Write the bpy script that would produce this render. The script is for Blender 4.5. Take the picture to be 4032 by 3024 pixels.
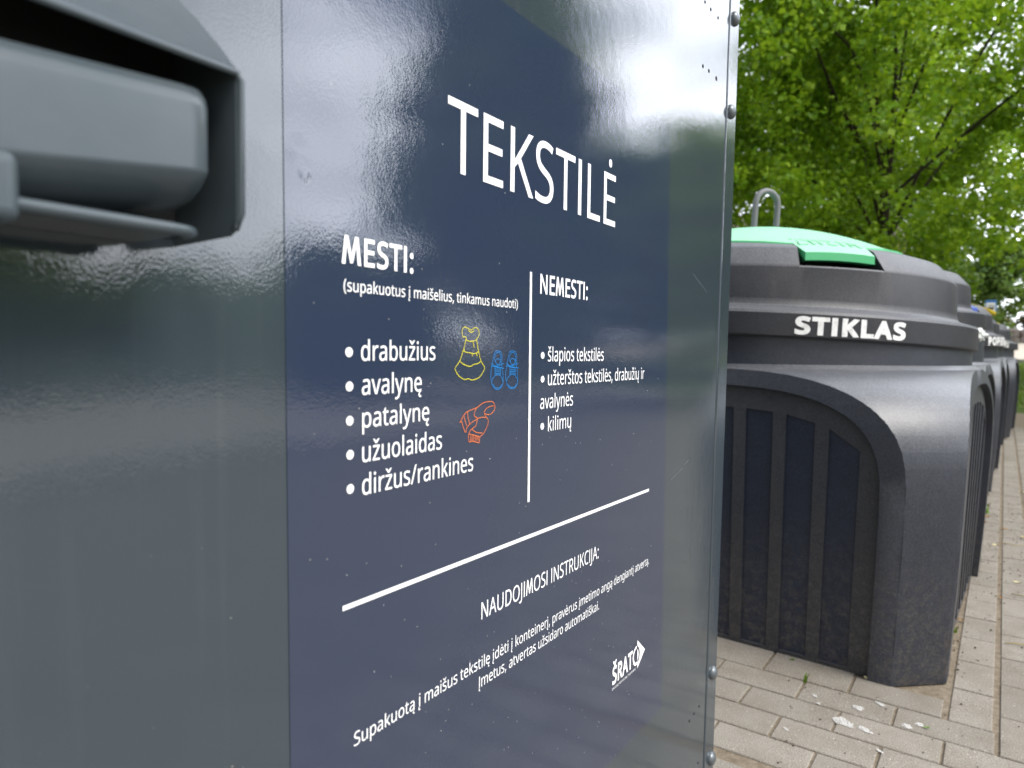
import bpy, bmesh, math, random
import numpy as np
from mathutils import Vector, Matrix, geometry

for _o in list(bpy.data.objects):
    bpy.data.objects.remove(_o, do_unlink=True)
sc = bpy.context.scene
COL = sc.collection
R = math.radians
EYE = 0.8945

# ------------------------------------------------------------------ camera
cam_d = bpy.data.cameras.new("camera")
cam = bpy.data.objects.new("camera", cam_d)
COL.objects.link(cam)
_r = Vector((0.8138955, 0.58089751, 0.01149765))
_f = Vector((-0.57978735, 0.81330575, -0.04878919)).normalized()
_r = (_r - _f * _r.dot(_f)).normalized()
_u = _r.cross(_f)
cam.matrix_world = Matrix(((_r.x, _u.x, -_f.x, 0), (_r.y, _u.y, -_f.y, 0), (_r.z, _u.z, -_f.z, EYE), (0, 0, 0, 1)))
cam_d.sensor_fit = 'HORIZONTAL'
cam_d.sensor_width = 36.0
cam_d.lens = 24.262
cam_d.clip_start = 0.01
cam_d.clip_end = 2000
cam_d.dof.use_dof = True
cam_d.dof.focus_distance = 0.86
cam_d.dof.aperture_fstop = 6.6
sc.camera = cam

# ------------------------------------------------------------------ sky, sun, exposure
SUN_EL, SUN_AZ = 50.0, 96.0            # azimuth measured from +Y towards +X
sd = Vector((math.sin(R(SUN_AZ)) * math.cos(R(SUN_EL)), math.cos(R(SUN_AZ)) * math.cos(R(SUN_EL)), math.sin(R(SUN_EL))))
world = bpy.data.worlds.new("World")
sc.world = world
world.use_nodes = True
nt = world.node_tree
nt.nodes.clear()


def nnode(t, kind, **kw):
    n = t.nodes.new(kind)
    for k, v in kw.items():
        if k == 'op':
            n.operation = v
        else:
            setattr(n, k, v)
    return n


def build_world():
    L = nt.links.new
    out = nnode(nt, 'ShaderNodeOutputWorld')
    bg = nnode(nt, 'ShaderNodeBackground')
    bg.inputs['Strength'].default_value = 0.1
    sky = nnode(nt, 'ShaderNodeTexSky')
    sky.sky_type = 'NISHITA'
    sky.sun_disc = False
    sky.sun_elevation = R(SUN_EL)
    sky.sun_rotation = R(SUN_AZ)
    tc = nnode(nt, 'ShaderNodeTexCoord')
    sep = nnode(nt, 'ShaderNodeSeparateXYZ')
    L(tc.outputs['Generated'], sep.inputs[0])
    zc = nnode(nt, 'ShaderNodeMath', op='MAXIMUM')
    L(sep.outputs['Z'], zc.inputs[0]); zc.inputs[1].default_value = 0.0
    za = nnode(nt, 'ShaderNodeMath', op='ADD')
    L(zc.outputs[0], za.inputs[0]); za.inputs[1].default_value = 0.22
    comb = nnode(nt, 'ShaderNodeCombineXYZ')
    for i, ax in enumerate('XY'):
        d = nnode(nt, 'ShaderNodeMath', op='DIVIDE')
        L(sep.outputs[ax], d.inputs[0]); L(za.outputs[0], d.inputs[1])
        L(d.outputs[0], comb.inputs[i])
    noi = nnode(nt, 'ShaderNodeTexNoise')
    noi.inputs['Scale'].default_value = 1.35
    noi.inputs['Detail'].default_value = 5.0
    noi.inputs['Roughness'].default_value = 0.55
    noi.inputs['Distortion'].default_value = 0.25
    L(comb.outputs[0], noi.inputs['Vector'])
    ramp = nnode(nt, 'ShaderNodeValToRGB')
    ramp.color_ramp.elements[0].position = 0.33
    ramp.color_ramp.elements[1].position = 0.47
    L(noi.outputs['Fac'], ramp.inputs[0])
    # cloud radiance, brighter towards the hidden sun
    dot = nnode(nt, 'ShaderNodeVectorMath', op='DOT_PRODUCT')
    nrm = nnode(nt, 'ShaderNodeVectorMath', op='NORMALIZE')
    L(tc.outputs['Generated'], nrm.inputs[0])
    L(nrm.outputs[0], dot.inputs[0]); dot.inputs[1].default_value = Vector((math.sin(R(36)) * math.cos(R(22)), math.cos(R(36)) * math.cos(R(22)), math.sin(R(22))))
    mx = nnode(nt, 'ShaderNodeMath', op='MAXIMUM'); L(dot.outputs['Value'], mx.inputs[0]); mx.inputs[1].default_value = 0
    pw = nnode(nt, 'ShaderNodeMath', op='POWER'); L(mx.outputs[0], pw.inputs[0]); pw.inputs[1].default_value = CLOUD_POW
    ml = nnode(nt, 'ShaderNodeMath', op='MULTIPLY_ADD'); L(pw.outputs[0], ml.inputs[0])
    ml.inputs[1].default_value = CLOUD_GLOW; ml.inputs[2].default_value = CLOUD_BASE
    # soft modelling inside the cloud deck
    n2 = nnode(nt, 'ShaderNodeTexNoise'); n2.inputs['Scale'].default_value = 3.1; n2.inputs['Detail'].default_value = 4
    L(comb.outputs[0], n2.inputs['Vector'])
    mr = nnode(nt, 'ShaderNodeMapRange'); L(n2.outputs['Fac'], mr.inputs[0])
    mr.inputs[1].default_value = .3; mr.inputs[2].default_value = .7; mr.inputs[3].default_value = .66; mr.inputs[4].default_value = 1.12
    m2 = nnode(nt, 'ShaderNodeMath', op='MULTIPLY'); L(ml.outputs[0], m2.inputs[0]); L(mr.outputs[0], m2.inputs[1])
    cc = nnode(nt, 'ShaderNodeVectorMath', op='SCALE'); cc.inputs[0].default_value = (0.945, 0.985, 1.075)
    L(m2.outputs[0], cc.inputs['Scale'])
    mix = nnode(nt, 'ShaderNodeMix'); mix.data_type = 'RGBA'
    L(ramp.outputs[0], mix.inputs['Factor'])
    L(sky.outputs[0], mix.inputs['A']); L(cc.outputs[0], mix.inputs['B'])
    L(mix.outputs['Result'], bg.inputs['Color'])
    L(bg.outputs[0], out.inputs['Surface'])


CLOUD_BASE, CLOUD_GLOW, CLOUD_POW = 7.4, 31.0, 3.5
build_world()

sun_d = bpy.data.lights.new("sun", 'SUN')
sun_d.energy = 2.4
sun_d.angle = R(30)
sun_d.color = (1.0, 0.95, 0.87)
sun = bpy.data.objects.new("sun", sun_d)
COL.objects.link(sun)
sun.rotation_euler = sd.to_track_quat('Z', 'Y').to_euler()
sun.location = (6, -4, 12)

sc.view_settings.view_transform = 'Standard'
sc.view_settings.look = 'None'
sc.view_settings.gamma = 1
sc.view_settings.exposure = 0.78
try:
    sc.cycles.use_denoising = True
    sc.cycles.max_bounces = 8
    sc.cycles.transparent_max_bounces = 4
except Exception:
    pass


# ------------------------------------------------------------------ helpers
def tag(o, label=None, cat=None, group=None, kind=None):
    if label: o["label"] = label
    if cat: o["category"] = cat
    if group: o["group"] = group
    if kind: o["kind"] = kind
    return o


def link(name, me, parent=None):
    o = bpy.data.objects.new(name, me)
    COL.objects.link(o)
    if parent is not None:
        o.parent = parent
    return o


def empty(name, loc, rz=0.0, parent=None):
    o = bpy.data.objects.new(name, None)
    COL.objects.link(o)
    o.empty_display_size = .1
    o.location = loc
    o.rotation_euler = (0, 0, rz)
    if parent is not None: o.parent = parent
    return o


class MB:
    """collects vertices and faces of one mesh"""
    def __init__(s): s.v = []; s.f = []; s.sm = []
    def add(s, vs, fs, smooth=False):
        b = len(s.v); s.v += [tuple(p) for p in vs]; s.f += [tuple(i + b for i in f) for f in fs]; s.sm += [smooth] * len(fs)
    def box(s, a, b):
        (x0, y0, z0), (x1, y1, z1) = a, b
        s.add([(x0, y0, z0), (x1, y0, z0), (x1, y1, z0), (x0, y1, z0), (x0, y0, z1), (x1, y0, z1), (x1, y1, z1), (x0, y1, z1)],
              [(0, 3, 2, 1), (4, 5, 6, 7), (0, 1, 5, 4), (1, 2, 6, 5), (2, 3, 7, 6), (3, 0, 4, 7)])
    def tube(s, pts, rad, n=8, smooth=True, cap=True):
        pts = [Vector(p) for p in pts]
        rad = rad if hasattr(rad, '__len__') else [rad] * len(pts)
        rings = []; prev = None
        for i, p in enumerate(pts):
            t = (pts[min(i + 1, len(pts) - 1)] - pts[max(i - 1, 0)]).normalized()
            if prev is None:
                a = t.orthogonal().normalized()
            else:
                a = (prev - t * prev.dot(t))
                a = a.normalized() if a.length > 1e-6 else t.orthogonal().normalized()
            prev = a; b = t.cross(a)
            rings.append([p + (a * math.cos(2 * math.pi * k / n) + b * math.sin(2 * math.pi * k / n)) * rad[i] for k in range(n)])
        vs = [q for r_ in rings for q in r_]
        fs = [(i * n + k, i * n + (k + 1) % n, (i + 1) * n + (k + 1) % n, (i + 1) * n + k) for i in range(len(pts) - 1) for k in range(n)]
        s.add(vs, fs, smooth)
        if cap:
            s.add(rings[0], [tuple(range(n))[::-1]]); s.add(rings[-1], [tuple(range(n))])
    def revolve(s, prof, n=48, smooth=True, a0=0., a1=2 * math.pi):
        full = abs(a1 - a0 - 2 * math.pi) < 1e-6
        m = n if full else n + 1
        vs = [(r * math.cos(a0 + (a1 - a0) * k / n), r * math.sin(a0 + (a1 - a0) * k / n), z) for (r, z) in prof for k in range(m)]
        fs = [(i * m + k, i * m + (k + 1) % m, (i + 1) * m + (k + 1) % m, (i + 1) * m + k) for i in range(len(prof) - 1) for k in range(n)]
        s.add(vs, fs, smooth)
    def mesh(s, name, mat=None, mats=None):
        me = bpy.data.meshes.new(name)
        me.from_pydata(s.v, [], s.f)
        if any(s.sm):
            me.polygons.foreach_set('use_smooth', s.sm)
        for m in (mats or ([mat] if mat else [])): me.materials.append(m)
        me.update()
        return me
    def build(s, name, mat, parent=None, bevel=0, seg=2, weld=True, auto=None):
        me = s.mesh(name, mat)
        o = link(name, me, parent)
        if weld or bevel or auto:
            bm = bmesh.new(); bm.from_mesh(me)
            if weld: bmesh.ops.remove_doubles(bm, verts=bm.verts, dist=1e-5)
            bmesh.ops.recalc_face_normals(bm, faces=bm.faces)
            bm.to_mesh(me); bm.free()
        if auto is not None:
            me.polygons.foreach_set('use_smooth', [True] * len(me.polygons))
            me.set_sharp_from_angle(angle=R(auto))
        if bevel:
            b = o.modifiers.new('bevel', 'BEVEL'); b.width = bevel; b.segments = seg; b.limit_method = 'ANGLE'; b.angle_limit = R(35)
            b.harden_normals = False
        return o


def mat(name, rgb, rough=.6, metal=0., spec=.5, fn=None):
    m = bpy.data.materials.new(name)
    m.use_nodes = True
    t = m.node_tree
    p = t.nodes['Principled BSDF']
    p.inputs['Base Color'].default_value = (*rgb, 1)
    p.inputs['Roughness'].default_value = rough
    p.inputs['Metallic'].default_value = metal
    p.inputs['Specular IOR Level'].default_value = spec
    if fn: fn(t, p)
    return m


def noise(t, scale, detail=3, rough=.55, coord='Object', stretch=None, dist=0.):
    tc = nnode(t, 'ShaderNodeTexCoord')
    n = nnode(t, 'ShaderNodeTexNoise')
    n.inputs['Scale'].default_value = scale; n.inputs['Detail'].default_value = detail
    n.inputs['Roughness'].default_value = rough; n.inputs['Distortion'].default_value = dist
    if stretch:
        mp = nnode(t, 'ShaderNodeMapping'); mp.inputs['Scale'].default_value = stretch
        t.links.new(tc.outputs[coord], mp.inputs[0]); t.links.new(mp.outputs[0], n.inputs['Vector'])
    else:
        t.links.new(tc.outputs[coord], n.inputs['Vector'])
    return n.outputs['Fac']


def ramp(t, fac, stops):
    r = nnode(t, 'ShaderNodeValToRGB')
    e = r.color_ramp.elements
    while len(e) < len(stops): e.new(.5)
    for el, (p, c) in zip(e, stops):
        el.position = p
        el.color = (*c, 1) if hasattr(c, '__len__') else (c, c, c, 1)
    t.links.new(fac, r.inputs[0])
    return r.outputs[0]


def mixc(t, fac, a, b, mode='MIX'):
    m = nnode(t, 'ShaderNodeMix'); m.data_type = 'RGBA'; m.blend_type = mode
    for sock, v in (('Factor', fac), ('A', a), ('B', b)):
        if hasattr(v, 'is_linked'):
            t.links.new(v, m.inputs[sock])
        elif sock == 'Factor':
            m.inputs[sock].default_value = v
        else:
            m.inputs[sock].default_value = (*v, 1) if len(v) == 3 else v
    return m.outputs['Result']


def mathn(t, op, a, b=0., c=None):
    m = nnode(t, 'ShaderNodeMath', op=op)
    for i, v in enumerate((a, b) if c is None else (a, b, c)):
        if hasattr(v, 'is_linked'): t.links.new(v, m.inputs[i])
        else: m.inputs[i].default_value = v
    return m.outputs[0]


def bump(t, p, h, strength, dist=.01, chain=None):
    b = nnode(t, 'ShaderNodeBump')
    b.inputs['Strength'].default_value = strength; b.inputs['Distance'].default_value = dist
    t.links.new(h, b.inputs['Height'])
    if chain is not None: t.links.new(chain, b.inputs['Normal'])
    t.links.new(b.outputs[0], p.inputs['Normal'])
    return b.outputs[0]


def position_z(t):
    g = nnode(t, 'ShaderNodeNewGeometry'); s = nnode(t, 'ShaderNodeSeparateXYZ')
    t.links.new(g.outputs['Position'], s.inputs[0])
    return s.outputs['Z'], g


# ------------------------------------------------------------------ lettering: outlines of a plain humanist sans
GLYPHS = {}
for _ln in """(241;32 220 0 -43 0 44,45 348 -9 -42 8 42,83 468 -17 -38 18 37,150 573 -27 -33 22 0,217 573 -23 0 -38 -51,132 407 19 60 -19 -61,103 221 0 63 0 -42,116 98 -8 40 9 -41,154 -20 -17 38 17 -37,216 -127 -25 34 -22 0,150 -127 22 0 -27 32,83 -24 18 -37 -17 37,45 94 8 -41 -9 41
)241;209 220 0 44 0 -43,196 94 8 41 -8 -41,158 -24 17 37 -18 -37,91 -127 27 32 -22 0,25 -127 22 0 24 34,87 -20 -17 -37 16 38,124 98 -8 -41 9 40,137 221 0 -42 0 42,124 346 9 -42 -8 41,87 465 16 -38 -17 39,24 573 25 -34 22 0,91 573 -23 0 27 -33,158 468 -18 37 17 -38,196 348 -8 42 8 -42
,215;154 84 -2 3 -5 -19,136 23 7 22 -8 -22,111 -42 9 22 -9 -22,85 -103 9 19 -17 0,33 -103 17 0 5 20,49 -38 -6 -23 5 23,63 31 -5 -23 4 23,73 93 -3 -19 25 0,148 93 -25 0 2 -3
.215;58 43 0 -19 0 20,72 85 -9 -8 10 8,107 97 -14 0 14 0,142 85 -10 8 10 -8,157 43 0 20 0 -19,142 2 10 8 -10 -9,107 -11 14 0 -14 0,72 2 10 -9 -9 8
/298;290 573 -23 0 -71 -191,77 0 71 191 -23 0,8 0 23 0 71 191,221 573 -71 -191 23 0
:215;58 43 0 -19 0 20,72 85 -9 -8 10 8,107 97 -14 0 14 0,142 85 -10 8 10 -8,157 43 0 20 0 -19,142 2 10 8 -10 -9,107 -11 14 0 -14 0,72 2 10 -9 -9 8;58 387 0 -20 0 20,72 429 -9 -8 10 8,107 441 -14 0 14 0,142 429 -10 8 10 -8,157 387 0 20 0 -20,142 345 10 8 -10 -9,107 332 14 0 -14 0,72 345 10 -9 -9 8
A512;437 0 25 0 -23 59,368 177 23 -59 -76 0,141 177 76 0 -23 -59,73 0 23 59 -24 0,0 0 24 0 75 192,224 575 -75 -192 21 0,289 575 -22 0 74 -192,512 0 -75 192 -25 0;282 415 22 -58 -1 4,274 438 4 -11 -3 11,263 473 4 -12 -3 12,255 500 2 -6 -3 -10,247 468 3 11 -3 -11,238 438 3 9 -3 -9,230 415 2 6 -21 -58,165 241 22 58 61 0,346 241 -60 0 -21 58
C507;323 517 26 0 -30 0,241 502 24 10 -25 -11,178 456 17 20 -17 -20,139 383 9 29 -9 -29,125 286 0 36 0 -47,147 164 -15 34 15 -35,213 83 -29 19 29 -18,322 55 -43 0 26 0,394 62 -23 -5 22 4,460 78 -22 -7 0 -21,460 15 0 21 -22 -8,393 -2 23 3 -22 -4,312 -8 31 0 -58 0,166 28 39 -24 -39 24,78 131 20 -45 -19 44,49 287 0 -60 0 43,67 406 -12 -36 12 36,120 499 -23 -26 23 26,206 559 -34 -14 34 15,324 581 -44 0 29 0,409 572 -27 6 27 -6,482 547 -21 11 -10 -20,453 486 10 20 -18 8,394 508 22 -7 -22 6
D585;536 292 0 61 0 -64,501 131 24 43 -24 -44,399 33 44 22 -45 -22,237 0 63 0 -53 0,78 0 53 0 0 191,78 573 0 -191 59 0,254 573 -59 0 58 0,404 540 -42 22 42 -21,502 446 -23 42 23 -41;460 289 0 -75 0 51,435 415 17 -33 -17 32,361 487 33 -16 -32 16,244 511 46 0 -31 0,150 511 31 0 0 -150,150 62 0 149 26 0,228 62 -26 0 77 0,402 119 -39 -38 39 38
E446;398 0 0 21 -107 0,78 0 106 0 0 191,78 573 0 -191 106 0,398 573 -107 0 0 -22,398 509 0 21 -83 0,150 509 83 0 0 -59,150 330 0 60 78 0,383 330 -77 0 0 -20,383 268 0 21 -77 0,150 268 78 0 0 -68,150 63 0 69 83 0,398 63 -83 0 0 -21
G584;326 302 0 -21 66 0,524 302 -66 0 0 -93,524 22 0 93 -31 -11,431 -1 31 5 -32 -5,323 -8 40 0 -59 0,173 28 41 -24 -40 23,81 130 21 -45 -22 44,49 286 0 -60 0 60,84 442 -23 -44 24 44,186 544 -44 -24 44 24,346 581 -63 0 32 0,437 572 -29 6 28 -6,516 547 -24 11 -9 -21,489 484 9 21 -20 9,421 508 25 -7 -26 6,342 517 27 0 -46 0,225 489 32 19 -33 -19,150 409 17 35 -17 -34,124 286 0 48 0 -45,146 166 -14 35 15 -35,216 84 -32 19 31 -20,340 55 -51 0 25 0,404 59 -17 -3 18 2,452 68 -14 -4 0 57,452 238 0 -56 -42 0,326 238 42 0 0 22
I272;239 0 0 14 -69 0,32 0 69 0 0 14,32 42 0 -14 23 5,99 57 -22 -5 0 153,99 515 0 -153 -22 5,32 531 23 -5 0 14,32 573 0 -14 69 0,239 573 -69 0 0 -14,239 531 0 14 -22 -5,172 515 22 5 0 -153,172 57 0 153 22 -5,239 42 -22 5 0 -14
J219;-3 -152 30 0 -13 0,-37 -150 10 -1 -10 2,-63 -142 8 -3 0 20,-63 -81 0 -20 9 -2,-35 -87 -10 2 9 -1,-5 -89 -11 0 14 0,33 -81 -12 -5 12 5,63 -53 -8 -13 7 13,74 3 0 -24 0 190,74 573 0 -190 24 0,146 573 -24 0 0 -188,146 9 0 188 0 -37,128 -82 12 24 -13 -24,75 -135 23 11 -22 -12
K496;496 0 -78 108 -28 0,411 0 29 0 -67 91,209 273 67 -91 -20 -17,150 222 19 17 0 -74,150 0 0 74 -24 0,78 0 24 0 0 191,78 573 0 -191 24 0,150 573 -24 0 0 -95,150 290 0 94 16 18,199 345 -17 -18 16 18,249 399 -17 -18 51 58,403 573 -51 -58 28 0,488 573 -28 0 -76 -84,261 323 75 83 78 -108
L420;78 0 107 0 0 191,78 573 0 -191 24 0,150 573 -24 0 0 -170,150 64 0 170 83 0,400 64 -83 0 0 -21,400 0 0 21 -107 0
M727;330 0 20 0 -62 167,142 502 63 -167 -1 0,139 502 1 0 1 -11,142 461 -1 17 0 -16,144 407 -1 19 0 -20,144 347 0 21 0 -116,144 0 0 116 -22 0,78 0 22 0 0 191,78 573 0 -191 35 0,184 573 -35 0 59 -157,361 103 -59 157 1 0,364 103 -1 0 60 157,544 573 -60 -157 35 0,650 573 -36 0 0 -191,650 0 0 191 -24 0,578 0 24 0 0 117,578 352 0 -117 0 19,579 408 -1 -19 1 18,581 460 -1 -16 1 16,584 501 -1 -11 -1 0,581 501 1 0 -64 -167,390 0 63 167 -20 0
N609;532 0 0 191 -28 0,447 0 29 0 -102 159,141 476 102 -159 -1 0,138 476 1 0 1 -13,141 432 -1 17 1 -17,143 378 -1 19 1 -19,144 320 0 20 0 -107,144 0 0 107 -22 0,78 0 22 0 0 191,78 573 0 -191 28 0,161 573 -28 0 102 -158,467 99 -102 158 1 0,470 99 -1 0 -1 8,468 137 1 -17 -1 17,466 193 0 -20 -1 21,464 249 0 -17 0 108,464 573 0 -108 23 0,532 573 -23 0 0 -191
O626;577 287 0 59 0 -44,561 166 11 36 -12 -36,510 73 23 26 -22 -26,428 13 33 14 -33 -14,314 -8 43 0 -45 0,196 13 34 -14 -33 14,114 73 22 -26 -22 26,65 167 11 -37 -11 36,49 288 0 -44 0 59,78 442 -19 -44 19 44,166 545 -40 -25 39 24,314 581 -60 0 58 0,459 545 -39 24 39 -24,547 442 -20 44 20 -44;125 287 0 48 0 -48,145 163 -13 35 14 -35,207 83 -28 18 28 -19,314 55 -43 0 43 0,420 83 -28 -19 27 18,481 163 -13 -35 14 35,501 287 0 -48 0 72,456 457 30 -41 -30 41,314 518 65 0 -43 0,207 490 28 19 -28 -18,145 411 14 34 -13 -34
P485;229 573 -50 0 75 0,393 528 -34 30 34 -29,444 404 0 54 0 -23,433 336 7 22 -8 -21,395 278 17 17 -18 -17,324 238 29 10 -29 -10,216 223 42 0 -22 0,150 223 22 0 0 -74,150 0 0 74 -24 0,78 0 24 0 0 191,78 573 0 -191 50 0;223 511 51 0 -24 0,150 511 24 0 0 -76,150 285 0 75 19 0,208 285 -20 0 36 0,298 296 -24 -7 24 8,352 334 -12 -18 12 17,370 401 0 -28 0 37,334 484 24 -19 -23 18
R499;236 573 -53 0 47 0,353 555 -30 12 31 -12,422 500 -15 24 15 -24,444 410 0 36 0 -31,427 334 12 20 -11 -21,385 285 17 12 -18 -12,330 257 19 7 52 -86,487 0 -53 86 -28 0,403 0 28 0 -47 79,264 237 46 -79 -38 0,150 237 38 0 0 -79,150 0 0 79 -24 0,78 0 24 0 0 191,78 573 0 -191 52 0;232 510 31 0 -28 0,150 510 27 0 0 -71,150 298 0 70 29 0,236 298 -29 0 46 0,338 325 -22 -18 21 19,370 407 0 -36 0 25,355 467 10 -15 -10 15,310 500 20 -7 -21 7
S440;403 153 0 30 0 -34,378 66 16 24 -17 -24,307 11 30 13 -31 -13,198 -8 42 0 -21 0,137 -5 19 -2 -20 2,83 4 16 -4 -16 4,41 19 12 -6 0 23,41 88 0 -23 19 -8,113 65 -29 7 28 -7,201 55 -30 0 29 0,273 66 -20 -8 19 7,316 98 -10 -14 10 14,330 147 0 -19 0 18,318 194 8 -13 -8 13,277 230 20 -11 -19 11,196 265 34 -13 -25 9,131 294 19 -11 -18 10,85 330 12 -14 -12 13,57 375 6 -17 -6 17,48 435 0 -23 0 30,71 513 -15 -22 16 21,136 563 -28 -12 27 12,231 581 -36 0 31 0,318 572 -27 6 26 -6,389 549 -21 9 -8 -21,366 487 8 20 -19 8,302 508 23 -5 -23 6,229 517 25 0 -24 0,169 507 16 7 -16 -7,133 478 8 12 -8 -13,121 434 0 16 0 -19,133 386 -8 13 8 -13,172 351 -18 10 19 -10,246 318 -31 12 34 -12,332 279 -24 14 23 -14,385 228 -13 20 12 -20
T446;259 0 0 170 -24 0,187 0 24 0 0 170,187 509 0 -170 -60 0,8 509 60 0 0 21,8 573 0 -22 143 0,437 573 -143 0 0 -22,437 509 0 21 -59 0,259 509 59 0 0 -170
U586;513 202 0 124 0 -39,489 95 16 32 -16 -32,416 20 33 18 -33 -19,290 -8 51 0 -71 0,128 50 37 -39 -37 39,72 204 0 -64 0 123,72 573 0 -123 24 0,144 573 -24 0 0 -124,144 201 0 124 0 -46,182 93 -25 26 24 -26,294 55 -50 0 35 0,379 73 -22 -12 22 13,427 126 -11 -23 10 22,442 202 0 -29 0 124,442 573 0 -124 24 0,513 573 -24 0 0 -124
V481;481 573 -25 0 -68 -191,277 0 68 191 -24 0,204 0 25 0 -68 191,0 573 68 -191 25 0,75 573 -25 0 43 -123,204 205 -43 123 6 -15,220 160 -5 15 4 -14,231 119 -3 13 4 -13,241 80 -3 13 2 13,250 119 -4 -13 3 14,262 161 -5 -14 4 15,277 207 -6 -16 42 122,405 573 -43 -122 25 0
W746;735 573 -25 0 -50 -191,583 0 51 191 -24 0,510 0 24 0 -37 125,399 375 37 -125 -4 12,389 410 3 -12 -3 12,380 443 3 -10 -3 11,373 471 2 -8 -2 8,370 488 0 -3 -1 -3,367 471 1 8 -1 -8,361 443 3 11 -3 -10,352 409 3 12 -2 -12,342 373 4 12 -36 -124,234 0 36 124 -24 0,161 0 25 0 -50 191,10 573 50 -191 25 0,85 573 -25 0 30 -117,174 223 -30 116 3 -12,183 186 -3 12 3 -12,190 151 -2 12 3 -11,196 118 -1 11 2 -11,201 87 -1 10 2 10,206 119 -1 -11 2 12,213 154 -2 -12 3 12,222 191 -3 -12 3 12,232 227 -3 -12 33 115,333 573 -34 -116 25 0,407 573 -24 0 35 -116,512 225 -35 116 4 -13,523 187 -3 13 3 -12,532 151 -3 12 2 -12,538 117 -1 11 2 -11,544 87 -2 9 1 13,550 129 -3 -15 3 14,560 175 -4 -16 3 16,572 224 -5 -17 29 116,660 573 -29 -117 25 0
Y454;227 291 -50 94 50 94,376 573 -50 -94 26 0,454 573 -26 0 -64 -117,263 222 64 117 0 -74,263 0 0 74 -24 0,191 0 24 0 0 73,191 219 0 -73 -64 118,0 573 64 -118 26 0,79 573 -27 0 49 -94
Z459;427 0 0 21 -132 0,30 0 133 0 0 18,30 55 0 -19 101 151,332 508 -101 -151 -97 0,40 508 97 0 0 22,40 573 0 -22 127 0,419 573 -126 0 0 -19,419 518 0 18 -100 -151,118 64 100 151 103 0,427 64 -103 0 0 -21
a450;231 437 -28 0 52 0,347 403 -25 23 25 -23,385 293 0 50 0 -98,385 0 0 98 -17 0,334 0 17 0 -5 20,320 61 5 -20 -1 0,317 61 1 0 -13 -16,279 22 13 10 -13 -10,234 -1 17 5 -17 -5,172 -8 24 0 -25 0,103 6 21 -9 -21 9,55 48 11 -19 -12 19,37 119 0 -28 0 43,87 219 -33 -24 34 23,243 257 -70 -3 24 0,316 259 -24 -1 0 9,316 285 0 -9 0 36,293 359 15 -14 -16 14,227 380 28 0 -23 0,163 370 20 7 -21 -7,106 347 17 9 -7 18,84 400 7 -17 19 10,151 426 -26 -7 25 7;252 208 21 1 -54 -2,141 182 20 15 -21 -15,110 119 0 27 0 -24,132 66 -15 11 15 -11,188 49 -23 0 37 0,279 79 -24 -20 24 20,315 172 0 -42 0 12,315 210 0 -13 -21 -1
b493;139 461 0 50 0 -18,138 410 0 16 -1 -16,135 373 1 9 1 0,139 373 -2 0 12 18,189 419 -21 -13 22 12,272 437 -34 0 53 0,401 381 -33 37 32 -37,449 215 0 74 0 -49,427 91 15 34 -15 -33,365 17 27 16 -27 -17,272 -8 35 0 -34 0,189 10 22 -12 -21 13,139 55 12 -18 -2 0,133 55 2 0 -5 -19,119 0 4 18 -17 0,68 0 17 0 0 203,68 609 0 -203 24 0,139 609 -24 0 0 -49;260 379 39 0 -31 0,188 361 17 12 -18 -11,150 308 7 24 -8 -23,139 217 0 37 0 -1,139 214 0 1 0 -53,165 93 -18 28 17 -28,261 51 -47 0 39 0,348 93 -19 -28 19 28,376 216 0 -54 0 54,348 338 19 -28 -19 27
d493;221 -8 22 0 -54 0,92 48 32 -37 -32 37,44 214 0 -74 0 74,93 381 -33 -37 32 38,221 438 -53 0 23 0,280 429 -17 6 16 -5,323 407 -12 9 12 -10,354 374 -8 12 2 0,359 374 -1 0 0 7,356 405 2 -13 -1 14,354 438 0 -8 0 57,354 609 0 -57 24 0,425 609 -24 0 0 -203,425 0 0 203 -19 0,368 0 19 0 -3 19,358 58 3 -20 -1 0,354 58 2 0 -8 -13,323 24 12 10 -12 -9,279 1 17 6 -16 -6;232 51 -39 0 45 0,328 88 -19 -25 18 25,355 200 0 -50 0 5,355 213 0 -4 0 54,329 336 17 -28 -18 29,231 379 48 0 -38 0,146 334 19 30 -19 -30,117 213 0 50 0 -52,146 93 -19 28 19 -28
e452;234 438 -38 0 37 0,329 414 -26 16 27 -16,390 346 -14 29 14 -29,411 244 0 39 0 -14,411 201 0 14 -98 0,117 201 98 0 1 -48,154 90 -23 26 24 -25,254 52 -43 0 27 0,327 60 -21 -5 21 5,392 82 -22 -10 0 -21,392 20 0 21 -22 -10,327 -1 22 4 -21 -5,251 -8 29 0 -41 0,143 17 31 -17 -31 16,70 91 18 -33 -17 33,44 212 0 -48 0 47,68 333 -16 -34 16 33,134 411 -28 -19 29 18;233 380 24 0 -33 0,154 348 19 21 -20 -22,119 257 3 39 73 0,338 257 -73 0 0 25,326 322 8 -19 -7 18,292 364 16 -10 -15 11
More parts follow.
